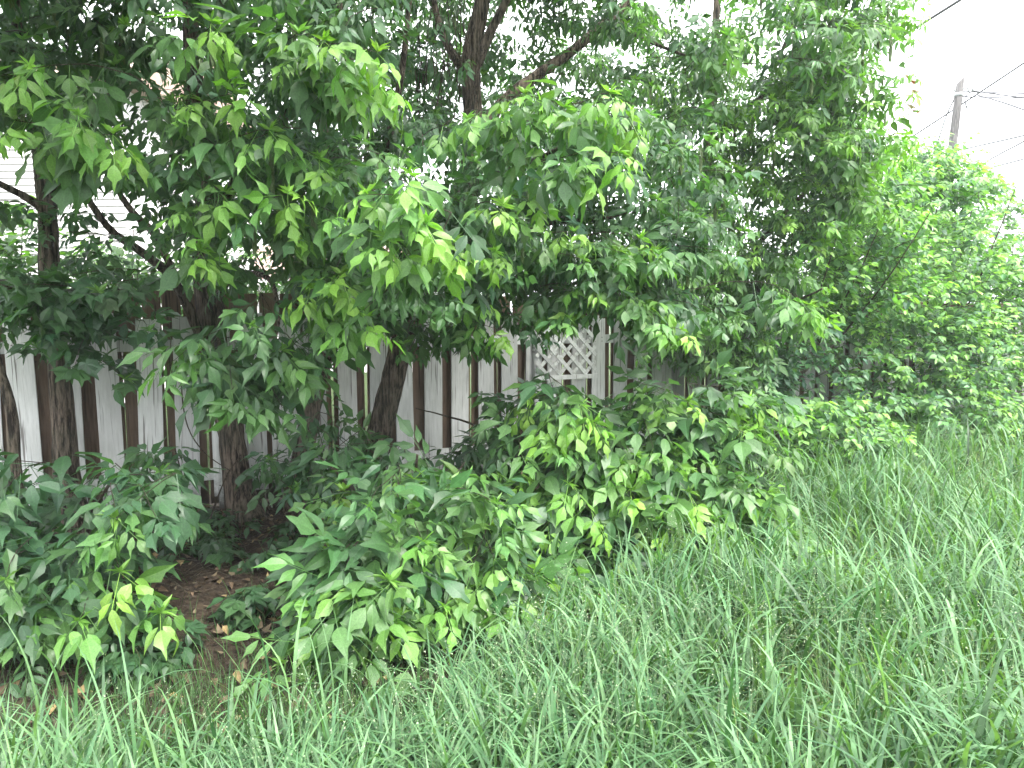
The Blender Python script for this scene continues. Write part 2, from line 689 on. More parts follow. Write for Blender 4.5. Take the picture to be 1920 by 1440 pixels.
# ------------------------------------------------------------------ plants
class Plant:
    def __init__(s, name, label, cat, base, group=None, bark=None, trunk_name='trunk'):
        s.base = np.array(base, float)
        s.root = thing(name, label, cat, s.base, group)
        s.pos = np.zeros((0, 3))
        s.rad = np.zeros(0)
        s.leaves = []
        s.tw = MB()
        s.has_tw = False
        s.bark = bark or M_bark
        s.trunk_name = trunk_name
        s.first = True

    def nodes(s, p, r):
        s.pos = np.vstack([s.pos, p])
        s.rad = np.concatenate([s.rad, r])

    def limb(s, pts, sides=12, rough=.05, wob=.012, name=None):
        q = smooth_path(pts, .07)
        n = len(q)
        q[1:, :3] += np.cumsum(rng.normal(0, wob * .12, (n - 1, 3)), 0) * np.linspace(0, 1, n - 1)[:, None] if n > 3 else 0
        mb = MB().tube(q[:, :3], q[:, 3], sides, rough)
        mb.build(name or (s.trunk_name if s.first else 'limb'), s.bark, s.root, True, s.base)
        s.first = False
        s.nodes(q[:, :3], q[:, 3])
        return s

    def shoot(s, q0, r0, b, r1=.003, sag=.0, step=.09):
        d = np.linalg.norm(b - q0)
        m = max(3, int(d / step))
        ctl = (q0 + b) / 2 + np.array([0, 0, .14 * d - sag]) + rng.normal(0, .06 * d, 3)
        t = np.linspace(0, 1, m)[:, None]
        p = (1 - t) ** 2 * q0 + 2 * t * (1 - t) * ctl + t ** 2 * b
        p[1:-1] += rng.normal(0, .006, (m - 2, 3))
        r = np.linspace(r0, r1, m)
        s.tw.tube(p, r, 5 if r0 > .008 else 3, 0, False)
        s.has_tw = True
        s.nodes(p[1:], r[1:])

    def attach(s, b):
        d = np.linalg.norm(s.pos - b, axis=1)
        cost = d + .35 * np.maximum(0, s.pos[:, 2] - b[2]) + np.where(s.rad > .05, .15, 0)
        i = int(np.argmin(cost))
        if d[i] > .05:
            s.shoot(s.pos[i].copy(), min(s.rad[i] * .75, .004 + .0075 * d[i]), b)

    def leaf(s, var, pos, axis, normal, scale, col):
        s.leaves.append((var, pos, axis, normal, scale, col))

    def spray(s, b, dr, L=.4, n=5, scale=.3, young=.3, kinds=None, droop=(.2, .9), att=True, tip=True, sam=0.0, ref=None):
        """a leafy shoot: opposite pairs of leaves on a gently arching twig"""
        b = np.asarray(b, float)
        dr = nz(dr)
        if att:
            s.attach(b)
        kinds = kinds or (V_C5 + V_C3)
        m = n + 1
        t = np.linspace(0, 1, m)
        p = b + dr * (t * L)[:, None] + np.array([0, 0, -1]) * (.22 * L * t ** 2)[:, None] + np.cumsum(rng.normal(0, .006, (m, 3)), 0)
        s.tw.tube(p, np.linspace(.0035, .0016, m), 3, 0, False)
        s.has_tw = True
        s.nodes(p[:-1], np.full(m - 1, .003))
        side = nz(np.cross(dr, [0, 0, 1]) + 1e-6)
        upv = np.cross(side, dr)
        for k in range(m):
            last = k == m - 1
            for sg in (1, -1):
                if rng.random() < .08 and not last:
                    continue
                roll = rng.normal(0, .5) + (1.2 if k % 2 else 0.15)
                if not last or not tip:
                    ax = dr * rng.uniform(.15, .7) + sg * (side * math.cos(roll) + upv * math.sin(roll)) * 1.0
                else:
                    ax = dr * 1.2 + sg * side * .5
                ax = nz(ax)
                ax[2] = ax[2] * .5
                dp = rng.uniform(*droop)
                ax = nz(nz(ax) * math.cos(dp) + np.array([0, 0, -1]) * math.sin(dp))
                nm = np.array([0, -.15, 1.0]) + rng.normal(0, .36, 3)
                nm = nz(nm - ax * nm.dot(ax))
                sz = scale * rng.uniform(.78, 1.12) * (1 - .28 * t[k] ** 2)
                y = np.clip(young * (.1 + 1.0 * t[k] ** 1.3) + rng.normal(0, .06), 0, 1)  # paler with youth towards the tip; inner leaves also darkened as painted shade
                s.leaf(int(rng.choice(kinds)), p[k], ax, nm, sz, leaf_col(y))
        if tip and kinds is not V_OV:
            if rng.random() < .35 + young * .5:
                ax = nz(dr + [0, 0, .5])
                nm = nz(np.array([0, 0, 1.]) - ax * ax[2])
                s.leaf(int(rng.choice(V_BUD)), p[-1], ax, nm, scale * rng.uniform(.3, .5), leaf_col(np.clip(.6 + young * .45, 0, 1)))
        if sam and rng.random() < sam:
            for _ in range(rng.integers(1, 3)):
                k = rng.integers(0, m)
                s.leaf(int(rng.choice(V_SAM)), p[k], np.array([1., 0, 0]), np.array([0, 0, 1.]), rng.uniform(.2, .3), np.array([.10, .15, .055]) * rng.uniform(.8, 1.2))

    def finish(s, n_parts=300, crown='crown'):
        if s.has_tw:
            s.tw.build('twigs', M_twig, s.root, True, s.base, 'stuff')
        Lv = s.leaves
        if not Lv:
            return
        pos = np.array([l[1] for l in Lv])
        ax = np.array([l[2] for l in Lv])
        nm = np.array([l[3] for l in Lv])
        sc = np.array([l[4] for l in Lv])
        col = np.array([l[5] for l in Lv])
        var = np.array([l[0] for l in Lv])
        R = np.stack([ax, np.cross(nm, ax), nm], -1)          # columns
        mid = pos + ax * (sc * .6)[:, None]
        u, v, zc = proj(mid)
        inside = (u > 0) & (u < 1920) & (v > 0) & (v < 1440) & (zc > .3)
        key = np.where(inside, sc / np.maximum(zc, .3), 0)
        # only the foremost leaf of each small patch of view counts as showing
        order = np.argsort(zc)
        seen = {}
        for i in order:
            if inside[i]:
                c = (int(u[i] // 16), int(v[i] // 16))
                if seen.get(c, 0) >= 1:
                    key[i] *= .2
                seen[c] = seen.get(c, 0) + 1
        top = np.argsort(-key)[:n_parts]
        top = top[key[top] > 0]
        solo = np.zeros(len(Lv), bool)
        solo[top] = True
        for i in top:
            o = link('leaf', leaf_mesh(var[i]), s.root)
            M4 = np.eye(4)
            M4[:3, :3] = R[i] * sc[i]
            M4[:3, 3] = pos[i] - s.base
            o.matrix_basis = Matrix(M4.tolist())
            o.color = (*col[i], 1)
        # leaves that are small in view or lie behind others are built with fewer faces
        rank = np.argsort(np.argsort(-key))
        plain_ = ~solo & ((zc > 4.7) | ~inside | (rank > len(Lv) * .45))
        cpd = np.isin(var, V_C5 + V_C3 + V_C7)
        var = np.where(plain_ & cpd, rng.choice(V_LO, len(Lv)), var)
        var = np.where(~solo & np.isin(var, V_OV) & (zc > 6.0), rng.choice(V_OL, len(Lv)), var)
        VV, TT, CC, n = [], [], [], 0
        for k in range(len(LEAF)):
            idx = np.where((var == k) & ~solo)[0]
            if not len(idx):
                continue
            V, T, C = LEAF[k]
            w = np.einsum('nij,vj->nvi', R[idx] * sc[idx][:, None, None], V) + (pos[idx] - s.base)[:, None, :]
            c = np.broadcast_to(C[None], (len(idx),) + C.shape).copy()
            c[..., :3] *= col[idx][:, None, :]
            VV.append(w.reshape(-1, 3))
            CC.append(c.reshape(-1, 4))
            TT.append((T[None] + (np.arange(len(idx)) * len(V))[:, None, None] + n).reshape(-1, 3))
            n += len(idx) * len(V)
        if VV:
            o = link(crown, mesh_np(crown, np.vstack(VV), np.vstack(TT), True, np.vstack(CC), M_leaf), s.root)
            o['kind'] = 'stuff'


def inpoly(x, y, poly):
    c = False
    j = len(poly) - 1
    for i in range(len(poly)):
        xi, yi = poly[i]
        xj, yj = poly[j]
        if (yi > y) != (yj > y) and x < (xj - xi) * (y - yi) / (yj - yi) + xi:
            c = not c
        j = i
    return c


def fill(poly, zr, n, holes=()):
    xs, ys = [p[0] for p in poly], [p[1] for p in poly]
    out = []
    while len(out) < n:
        x, y = rng.uniform(min(xs), max(xs)), rng.uniform(min(ys), max(ys))
        if inpoly(x, y, poly) and not any(inpoly(x, y, h) for h in holes):
            Z = rng.uniform(*zr)
            out.append(P(x, y, Z))
    return out


def ground_at(px, Z):
    x = (px - 960) / F * Z
    return np.array([x, Z, float(ground_z(x, Z))])


def R4(px, py, Z, r):
    return (*P(px, py, Z), r)


def G4(px, Z, r):
    p = ground_at(px, Z)
    return (p[0], p[1], p[2] - .05, r)


# ---- the tree trunks in front of the fence
TA = Plant('boxelder_tree', 'straight slim dark trunk in front of the left end of the fence, forking above it', 'tree', ground_at(133, 5.0), 'boxelder trees along the fence')
TA.limb([G4(136, 5.0, .115), R4(128, 900, 5.0, .085), R4(112, 700, 5.0, .07), R4(95, 560, 5.0, .066), R4(90, 420, 5.0, .06), R4(78, 330, 5.0, .045), R4(60, 200, 4.9, .036), R4(30, 40, 4.8, .03), R4(20, -250, 4.8, .022), R4(40, -600, 4.9, .012)], 14, .05)
TA.limb([R4(90, 400, 5.0, .05), R4(120, 330, 5.1, .04), R4(190, 200, 5.2, .032), R4(230, 50, 5.2, .026), R4(260, -200, 5.2, .018), R4(250, -500, 5.3, .01)], 10)
TA.limb([R4(98, 590, 5.0, .05), R4(60, 560, 4.9, .036), R4(0, 532, 4.8, .034), R4(-80, 500, 4.7, .028), R4(-220, 380, 4.5, .02), R4(-320, 150, 4.4, .012)], 10)
TA.limb([R4(88, 395, 5.0, .035), R4(40, 365, 4.9, .024), R4(0, 345, 4.8, .022), R4(-90, 290, 4.6, .018), R4(-180, 180, 4.5, .01)], 8)

TG = Plant('boxelder_tree', 'short leaning trunk at the left edge of the photo, lighter bark, no crown in view', 'tree', ground_at(30, 4.6), 'boxelder trees along the fence')
TG.limb([G4(34, 4.6, .05), R4(30, 900, 4.6, .042), R4(22, 780, 4.6, .036), R4(8, 720, 4.6, .03), R4(-3, 680, 4.6, .022), R4(-40, 520, 4.5, .018), R4(-130, 300, 4.3, .012), R4(-220, 0, 4.2, .008)], 10)

TB = Plant('boxelder_tree', 'thick dark trunk beside the tall white fence post, with a limb leaning left', 'tree', ground_at(450, 5.65), 'boxelder trees along the fence')
TB.limb([G4(458, 5.62, .17), R4(450, 930, 5.62, .115), R4(438, 850, 5.62, .095), R4(425, 780, 5.62, .088), R4(405, 680, 5.62, .092), R4(395, 600, 5.62, .098), R4(388, 500, 5.6, .095), R4(388, 400, 5.55, .085), R4(380, 280, 5.5, .07), R4(360, 120, 5.4, .055), R4(350, -100, 5.3, .04), R4(330, -420, 5.2, .025), R4(330, -700, 5.2, .012)], 16, .05)
TB.limb([R4(402, 660, 5.6, .05), R4(372, 620, 5.5, .042), R4(350, 570, 5.45, .038), R4(318, 515, 5.35, .034), R4(270, 475, 5.2, .03), R4(200, 420, 5.0, .024), R4(130, 300, 4.8, .018), R4(90, 150, 4.6, .012)], 10)
TB.limb([R4(330, 520, 5.35, .03), R4(290, 440, 5.3, .028), R4(250, 400, 5.3, .024), R4(215, 345, 5.3, .02), R4(170, 220, 5.2, .014)], 8)
TB.limb([R4(388, 440, 5.55, .05), R4(450, 330, 5.2, .038), R4(540, 210, 4.8, .028), R4(620, 80, 4.4, .02), R4(660, -120, 4.2, .012)], 9)
TB.limb([R4(390, 560, 5.6, .035), R4(440, 520, 5.1, .026), R4(500, 520, 4.7, .018), R4(520, 590, 4.4, .012), R4(510, 660, 4.2, .007)], 8)

TC = Plant('boxelder_tree', 'crooked trunk leaning right in front of the fence, left of the middle', 'tree', ground_at(560, 5.95), 'boxelder trees along the fence')
TC.limb([G4(548, 5.95, .15), R4(560, 900, 5.95, .10), R4(578, 800, 5.95, .085), R4(592, 720, 5.95, .09), R4(612, 650, 5.95, .088), R4(640, 590, 5.9, .078), R4(655, 500, 5.8, .068), R4(640, 380, 5.6, .056), R4(600, 220, 5.4, .045), R4(560, 40, 5.3, .034), R4(540, -250, 5.2, .022), R4(540, -600, 5.2, .01)], 14, .05)
TC.limb([R4(650, 530, 5.85, .045), R4(700, 400, 5.5, .034), R4(730, 250, 5.2, .028), R4(760, 80, 5.0, .02), R4(780, -200, 4.9, .012)], 9)
TC.limb([R4(600, 700, 5.9, .03), R4(640, 640, 5.6, .02), R4(700, 600, 5.2, .014), R4(760, 560, 4.9, .009)], 7)
TC.limb([R4(655, 480, 5.75, .03), R4(680, 440, 5.0, .022), R4(720, 420, 4.4, .015), R4(750, 420, 3.9, .009)], 7)

TD = Plant('boxelder_tree', 'broad forked trunk leaning right at the middle of the fence, rising high through the crowns', 'tree', ground_at(690, 6.2), 'boxelder trees along the fence')
TD.limb([G4(686, 6.2, .17), R4(697, 880, 6.2, .12), R4(715, 800, 6.2, .105), R4(735, 720, 6.2, .10), R4(755, 640, 6.2, .095), R4(785, 560, 6.2, .09), R4(840, 450, 6.2, .088), R4(880, 340, 6.2, .085), R4(888, 220, 6.2, .08), R4(885, 110, 6.2, .075), R4(905, 10, 6.2, .062), R4(930, -150, 6.2, .05), R4(940, -450, 6.1, .03), R4(930, -750, 6.1, .012)], 16, .04)
TD.limb([R4(895, 120, 6.2, .05), R4(915, 70, 6.2, .042), R4(945, 10, 6.2, .036), R4(990, -90, 6.2, .028), R4(1030, -350, 6.3, .014)], 10)
TD.limb([R4(885, 150, 6.2, .045), R4(845, 95, 6.3, .034), R4(820, 30, 6.4, .026), R4(790, -120, 6.4, .018), R4(760, -350, 6.4, .01)], 9)
TD.limb([R4(886, 260, 6.2, .06), R4(950, 185, 6.3, .052), R4(1012, 138, 6.4, .048), R4(1080, 90, 6.5, .043), R4(1150, 30, 6.6, .038), R4(1200, -20, 6.7, .032), R4(1290, -160, 6.9, .02), R4(1350, -380, 7, .01)], 11)
TD.limb([R4(1150, 34, 6.6, .022), R4(1200, 70, 6.6, .018), R4(1260, 95, 6.7, .014), R4(1340, 120, 6.8, .009), R4(1420, 120, 6.9, .006)], 7)
TD.limb([R4(870, 370, 6.2, .035), R4(930, 320, 5.5, .024), R4(1000, 300, 4.8, .017), R4(1060, 270, 4.3, .011), R4(1120, 230, 3.9, .007)], 7)
TD.limb([R4(800, 530, 6.2, .032), R4(880, 510, 5.7, .024), R4(960, 520, 5.3, .018), R4(1060, 545, 4.9, .012), R4(1180, 560, 4.6, .008)], 7)
TD.limb([R4(840, 452, 6.2, .03), R4(930, 440, 5.6, .022), R4(1040, 420, 5.1, .015), R4(1150, 410, 4.8, .009)], 7)

TE = Plant('boxelder_tree', 'slender tree behind the others whose crown makes the right edge against the sky', 'tree', ground_at(1400, 8.4), 'boxelder trees along the fence')
TE.limb([G4(1405, 8.4, .12), R4(1385, 760, 8.4, .09), R4(1345, 600, 8.4, .08), R4(1318, 450, 8.4, .07), R4(1332, 260, 8.4, .055), R4(1340, 120, 8.4, .045), R4(1350, -60, 8.4, .034), R4(1360, -400, 8.4, .015)], 12)
TE.limb([R4(1322, 440, 8.4, .04), R4(1380, 330, 8.2, .03), R4(1420, 200, 8.0, .024), R4(1480, 60, 7.9, .018), R4(1540, -120, 7.9, .01)], 8)
TE.limb([R4(1335, 560, 8.4, .04), R4(1420, 460, 7.9, .03), R4(1520, 350, 7.4, .02), R4(1620, 280, 7.0, .012), R4(1680, 250, 6.8, .007)], 8)
TE.limb([R4(1360, 660, 8.4, .03), R4(1440, 590, 7.6, .02), R4(1500, 560, 6.6, .013), R4(1540, 540, 6.0, .008)], 7)
TE.limb([R4(1332, 270, 8.4, .03), R4(1440, 170, 7.8, .02), R4(1550, 120, 7.4, .013), R4(1640, 60, 7.2, .007)], 7)
TREES = [TA, TB, TC, TD, TE]


def owner(p, cand=None):
    return min(cand or TREES, key=lambda t: np.min(np.linalg.norm(t.pos - p, axis=1)))


def out_dir(t, p, fw=.7):
    h = p - t.base
    h[2] = 0
    h = nz(h) * .5 + np.array([rng.normal(0, .45), -fw, 0]) + np.array([0, 0, rng.uniform(-.35, .35)])
    return nz(h)


ALLC = V_C5 * 2 + V_C3 * 2 + V_C7
jobs = []      # (point, dir, keywords, candidates)


def canopy(poly, zr, n, cand=None, holes=(), scale=(.22, .30), young=(.0, .4), droop=(.15, .85), sam=.25, kinds=None, L=(.34, .56), fw=.7):
    for p in fill(poly, zr, n, holes):
        jobs.append((p, None, dict(L=rng.uniform(*L), n=int(rng.integers(4, 7)), scale=rng.uniform(*scale), young=rng.uniform(*young), droop=droop, sam=sam, kinds=kinds or ALLC, _fw=fw), cand))


# leafy mass of the crowns, back to front
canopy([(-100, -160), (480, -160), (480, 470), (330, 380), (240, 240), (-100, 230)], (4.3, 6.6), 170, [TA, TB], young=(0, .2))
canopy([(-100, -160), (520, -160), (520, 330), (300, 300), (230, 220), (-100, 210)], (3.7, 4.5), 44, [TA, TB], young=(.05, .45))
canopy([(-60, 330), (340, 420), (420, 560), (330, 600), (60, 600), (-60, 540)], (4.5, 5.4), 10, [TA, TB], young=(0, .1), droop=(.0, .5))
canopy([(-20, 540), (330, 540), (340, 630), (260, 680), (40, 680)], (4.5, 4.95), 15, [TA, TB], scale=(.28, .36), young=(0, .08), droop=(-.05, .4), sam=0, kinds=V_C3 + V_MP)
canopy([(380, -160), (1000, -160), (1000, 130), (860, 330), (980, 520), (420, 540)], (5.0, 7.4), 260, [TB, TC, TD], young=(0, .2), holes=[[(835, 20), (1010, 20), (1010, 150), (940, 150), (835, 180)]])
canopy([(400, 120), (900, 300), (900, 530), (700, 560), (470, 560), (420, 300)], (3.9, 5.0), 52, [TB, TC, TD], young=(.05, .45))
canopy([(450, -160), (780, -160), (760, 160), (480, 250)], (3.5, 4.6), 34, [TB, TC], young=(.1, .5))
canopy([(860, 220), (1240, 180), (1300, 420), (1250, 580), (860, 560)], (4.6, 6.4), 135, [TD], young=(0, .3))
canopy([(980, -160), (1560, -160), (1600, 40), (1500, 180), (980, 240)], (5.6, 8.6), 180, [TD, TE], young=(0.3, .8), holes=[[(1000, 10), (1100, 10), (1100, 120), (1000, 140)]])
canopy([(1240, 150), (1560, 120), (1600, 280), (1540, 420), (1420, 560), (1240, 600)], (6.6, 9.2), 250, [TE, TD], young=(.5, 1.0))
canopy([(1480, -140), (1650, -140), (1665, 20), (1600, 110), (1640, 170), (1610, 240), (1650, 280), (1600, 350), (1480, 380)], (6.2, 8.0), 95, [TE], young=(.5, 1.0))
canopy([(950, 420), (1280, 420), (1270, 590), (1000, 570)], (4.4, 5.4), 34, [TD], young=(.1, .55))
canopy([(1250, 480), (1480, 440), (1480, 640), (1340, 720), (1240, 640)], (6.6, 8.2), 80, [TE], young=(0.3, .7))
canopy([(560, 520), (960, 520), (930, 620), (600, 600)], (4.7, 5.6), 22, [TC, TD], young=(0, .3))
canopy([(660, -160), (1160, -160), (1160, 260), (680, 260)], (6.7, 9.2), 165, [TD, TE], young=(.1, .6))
canopy([(-1300, -900), (300, -900), (330, -200), (-1300, -200)], (2.4, 4.0), 130, [TA, TB, TG], kinds=V_LO, young=(0, .3), scale=(.32, .4), sam=0)  # unseen overhang added to darken the ground at lower left
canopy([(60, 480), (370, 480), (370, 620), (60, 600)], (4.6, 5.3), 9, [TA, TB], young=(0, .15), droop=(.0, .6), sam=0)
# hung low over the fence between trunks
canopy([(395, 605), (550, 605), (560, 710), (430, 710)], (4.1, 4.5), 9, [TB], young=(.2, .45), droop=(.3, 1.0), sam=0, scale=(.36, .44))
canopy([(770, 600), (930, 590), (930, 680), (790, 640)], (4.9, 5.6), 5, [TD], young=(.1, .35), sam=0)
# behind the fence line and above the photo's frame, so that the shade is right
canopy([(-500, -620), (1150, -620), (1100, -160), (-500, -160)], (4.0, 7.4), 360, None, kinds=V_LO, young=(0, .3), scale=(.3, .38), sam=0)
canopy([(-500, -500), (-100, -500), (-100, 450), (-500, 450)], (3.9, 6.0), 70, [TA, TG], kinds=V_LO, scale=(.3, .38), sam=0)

# the pale shoots that stand out at the front of the crowns: px, py of the tip, depth, heading in the picture
FRONT = [
    (60, 90, 3.3, -.3), (140, 175, 3.2, .3), (200, 215, 3.3, .7), (30, 180, 3.3, -.5), (330, 140, 3.5, .3), (430, 130, 3.5, .6), (495, 205, 3.4, .8),
    (545, 75, 3.3, -.4), (620, 25, 3.2, .2), (700, 55, 3.2, .9), (665, 120, 3.3, .6), (720, 110, 3.3, .9), (400, 5, 3.4, .5), (340, 345, 3.6, -.3), (415, 325, 3.5, .4), (375, 430, 3.7, .2),
    (530, 330, 3.4, .5), (600, 270, 3.5, .4), (640, 375, 3.4, .5), (690, 310, 3.1, -.6), (760, 295, 3.1, .2), (790, 375, 3.1, .6), (730, 410, 3.2, -.1), (845, 425, 3.3, .6),
    (640, 480, 3.6, .2), (690, 560, 3.6, .5), (585, 520, 3.7, -.2), (560, 390, 3.6, .1),
    (865, 185, 3.9, .4), (940, 175, 3.8, .3), (985, 150, 3.7, .1), (1060, 165, 3.6, .5), (1150, 140, 3.5, .3), (1180, 190, 3.5, .9), (1150, 240, 3.4, .7), (1100, 290, 3.5, .4), (1010, 240, 3.8, .2),
    (945, 355, 3.7, .1), (1000, 345, 3.8, .7), (930, 440, 3.8, .2), (1080, 400, 4.2, .6), (1200, 425, 4.3, .8), (1230, 440, 4.2, .9),
    (1110, 510, 4.3, .5), (1170, 520, 4.2, .6), (1240, 540, 4.2, .9), (1280, 595, 4.1, 1.0), (1070, 540, 4.4, .3), (900, 545, 4.3, .3), (930, 590, 4.3, .6),
    (1510, 550, 5.2, .4), (1545, 560, 5.2, .8), (1670, 265, 6.1, .8), (1640, 290, 6.2, .5), (1690, 250, 6.3, .9), (1640, 350, 6.3, .7), (1670, 370, 6.2, .6), (1600, 330, 6.4, .3), (1650, 150, 6.6, .9), (1670, 165, 6.6, 1.), (1692, 150, 6.6, 1.), (1700, 235, 6.4, 1.), (1640, 20, 6.6, 1.), (1690, 15, 6.6, 1.), (1600, 60, 6.6, .6), (1570, 190, 6.6, .7), (1600, 225, 6.5, .9),
]
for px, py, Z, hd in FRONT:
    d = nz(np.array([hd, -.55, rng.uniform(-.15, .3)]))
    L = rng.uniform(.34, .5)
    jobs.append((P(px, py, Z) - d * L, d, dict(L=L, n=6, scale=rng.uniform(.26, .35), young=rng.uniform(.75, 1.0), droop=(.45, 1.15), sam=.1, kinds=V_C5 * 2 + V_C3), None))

# nearest to the wood first, so that branches carry branches
jobs.sort(key=lambda j: float(np.min(np.linalg.norm(owner(j[0], j[3]).pos - j[0], axis=1))))
for p, d, kw, cand in jobs:
    t = owner(p, cand)
    fw = kw.pop('_fw', .7)
    t.spray(p, out_dir(t, p, fw) if d is None else d, **kw)
# bare thin shoots standing in the crowns
for _ in range(46):
    t = TD if rng.random() < .5 else TC
    a = P(rng.uniform(780, 900), rng.uniform(140, 230), rng.uniform(5.4, 6.2))
    t.shoot(a, .005, a + [rng.normal(0, .12), rng.normal(0, .2), rng.uniform(.3, .9)], .002)
for _ in range(60):       # tangle of dead twigs at fence height
    t = TREES[int(rng.integers(0, 4))]
    k = rng.integers(0, len(t.pos))
    q = t.pos[k]
    if .7 < q[2] < 2.3 and t.rad[k] > .008:
        t.shoot(q.copy(), .006, q + [rng.normal(0, .5), rng.uniform(-.7, .1), rng.normal(0, .3)], .0015)
for k in range(6):        # young red maple leaves past the crown's right tip
    pp = P(1688 + 7 * (k % 3), 135 + 14 * k, 6.6)
    ax = nz([.7, -.4, -.5 + .3 * (k % 2)])
    TE.leaf(int(V_MP[k % 5]), pp, ax, nz(np.array([0, -.5, 1.]) - ax * ax.dot([0, -.5, 1.])), .17, np.array([.30, .13, .08]) if k % 2 else np.array([.2, .17, .06]))
TE.attach(P(1702, 175, 6.6))
for t in TREES + [TG]:
    t.finish(300)

# ------------------------------------------------------------------ saplings and low shrubs in front
def low_plant(name, label, cat, base, stems, polys, front, cand_scale=(.30, .40), group=None, young=(.05, .35), fy=(.8, 1.0)):
    pl = Plant(name, label, cat, base, group, M_twig, 'stem')
    for st in stems:
        pl.limb(st, 7, .03, .02, 'stem')
    js = []
    for poly, zr, n, yy, dr in polys:
        for p in fill(poly, zr, n):
            js.append((p, None, dict(L=rng.uniform(.26, .48), n=int(rng.integers(3, 6)), scale=rng.uniform(*cand_scale), young=rng.uniform(*(yy or young)), droop=dr or (-.1, .55), kinds=V_C5 * 2 + V_C3 * 2)))
    for px, py, Z, hd in front:
        d = nz(np.array([hd, -.6, rng.uniform(-.2, .15)]))
        L = rng.uniform(.28, .42)
        js.append((P(px, py, Z) - d * L, d, dict(L=L, n=5, scale=rng.uniform(.32, .41), young=rng.uniform(*fy), droop=(.3, 1.0), kinds=V_C5 + V_C3)))
    js = [j for j in js if j[0][2] > .12]
    js.sort(key=lambda j: float(np.min(np.linalg.norm(pl.pos - j[0], axis=1))))
    for p, d, kw in js:
        h = p - pl.base
        dd = d if d is not None else nz(np.array([h[0], h[1], 0]) * .8 + [rng.normal(0, .4), -.35, rng.uniform(-.3, .3)])
        pl.spray(p, dd, **kw)
    pl.finish(300, 'foliage')
    return pl


low_plant('boxelder_sapling', 'low sapling of broad blue-green leaves filling the lower left corner', 'sapling', ground_at(120, 4.1),
          [[G4(120, 4.1, .016), R4(150, 1050, 4.0, .012), R4(190, 930, 3.8, .009), R4(230, 880, 3.7, .006)],
           [G4(110, 4.1, .014), R4(60, 1050, 4.0, .011), R4(20, 920, 3.9, .008), R4(-30, 850, 3.8, .005)],
           [G4(130, 4.05, .012), R4(220, 1100, 3.8, .009), R4(300, 1080, 3.6, .006), R4(350, 1110, 3.5, .004)]],
          [([(-80, 840), (120, 830), (290, 880), (280, 960), (150, 1000), (-80, 1020)], (3.5, 4.3), 28, (.0, .25), None),
           ([(-80, 980), (180, 1000), (270, 1090), (290, 1140), (180, 1160), (-80, 1160)], (3.2, 3.9), 30, (.05, .3), None),
           ([(-80, 1120), (40, 1130), (40, 1220), (-80, 1230)], (3.3, 3.7), 8, (0, .15), None),
           ([(180, 1150), (300, 1150), (300, 1240), (200, 1250)], (3.3, 3.7), 8, (0, .15), None)],
          [(235, 940, 3.2, .5), (210, 950, 3.2, -.3), (220, 1040, 3.2, .5), (150, 1130, 3.0, .2), (310, 1120, 3.1, .7), (30, 1110, 3.1, -.4)],
          fy=(.5, .9), cand_scale=(.30, .40))
low_plant('boxelder_sapling', 'bright sapling leaning into the grass in the middle foreground, pale tips', 'sapling', ground_at(740, 4.5),
          [[G4(740, 4.5, .02), R4(760, 1000, 4.4, .015), R4(780, 920, 4.2, .011), R4(790, 860, 4.0, .007)],
           [G4(735, 4.45, .016), R4(700, 1060, 4.1, .012), R4(660, 1080, 3.8, .009), R4(610, 1130, 3.5, .006)],
           [G4(745, 4.45, .018), R4(830, 1050, 4.2, .013), R4(900, 1040, 3.9, .01), R4(980, 1070, 3.7, .006)],
           [G4(740, 4.5, .014), R4(680, 980, 4.5, .011), R4(640, 900, 4.4, .008), R4(600, 860, 4.3, .005)]],
          [([(680, 850), (760, 840), (900, 930), (960, 1010), (930, 1080), (720, 1060), (660, 990)], (3.7, 4.5), 44, (.1, .7), None),
           ([(640, 1010), (780, 1010), (780, 1140), (660, 1190), (620, 1160)], (3.3, 3.8), 21, (.2, .8), None),
           ([(820, 1030), (1000, 1040), (1010, 1120), (850, 1110)], (3.5, 4.1), 18, (.3, .9), None),
           ([(840, 1100), (1060, 1100), (1080, 1200), (900, 1200)], (3.5, 3.9), 15, (.2, .5), None),
           ([(560, 790), (720, 780), (760, 850), (600, 860)], (4.5, 5.2), 8, (0, .3), None)],
          [(775, 875, 4.0, .2), (650, 890, 4.2, -.4), (860, 945, 3.7, .4), (820, 925, 3.8, -.2), (905, 955, 3.7, .7), (665, 1085, 3.3, -.5), (735, 1085, 3.2, .6), (600, 1180, 3.2, -.6), (570, 1200, 3.1, -.4), (620, 1190, 3.1, .4),
           (870, 1065, 3.3, -.2), (920, 1080, 3.3, .5), (1000, 1045, 3.4, .9), (960, 1060, 3.4, .5), (1060, 1190, 3.3, .8), (1040, 1150, 3.4, .4), (620, 1000, 3.6, -.6), (690, 1010, 3.6, -.2), (860, 1010, 3.6, .3), (740, 960, 3.8, .1)])
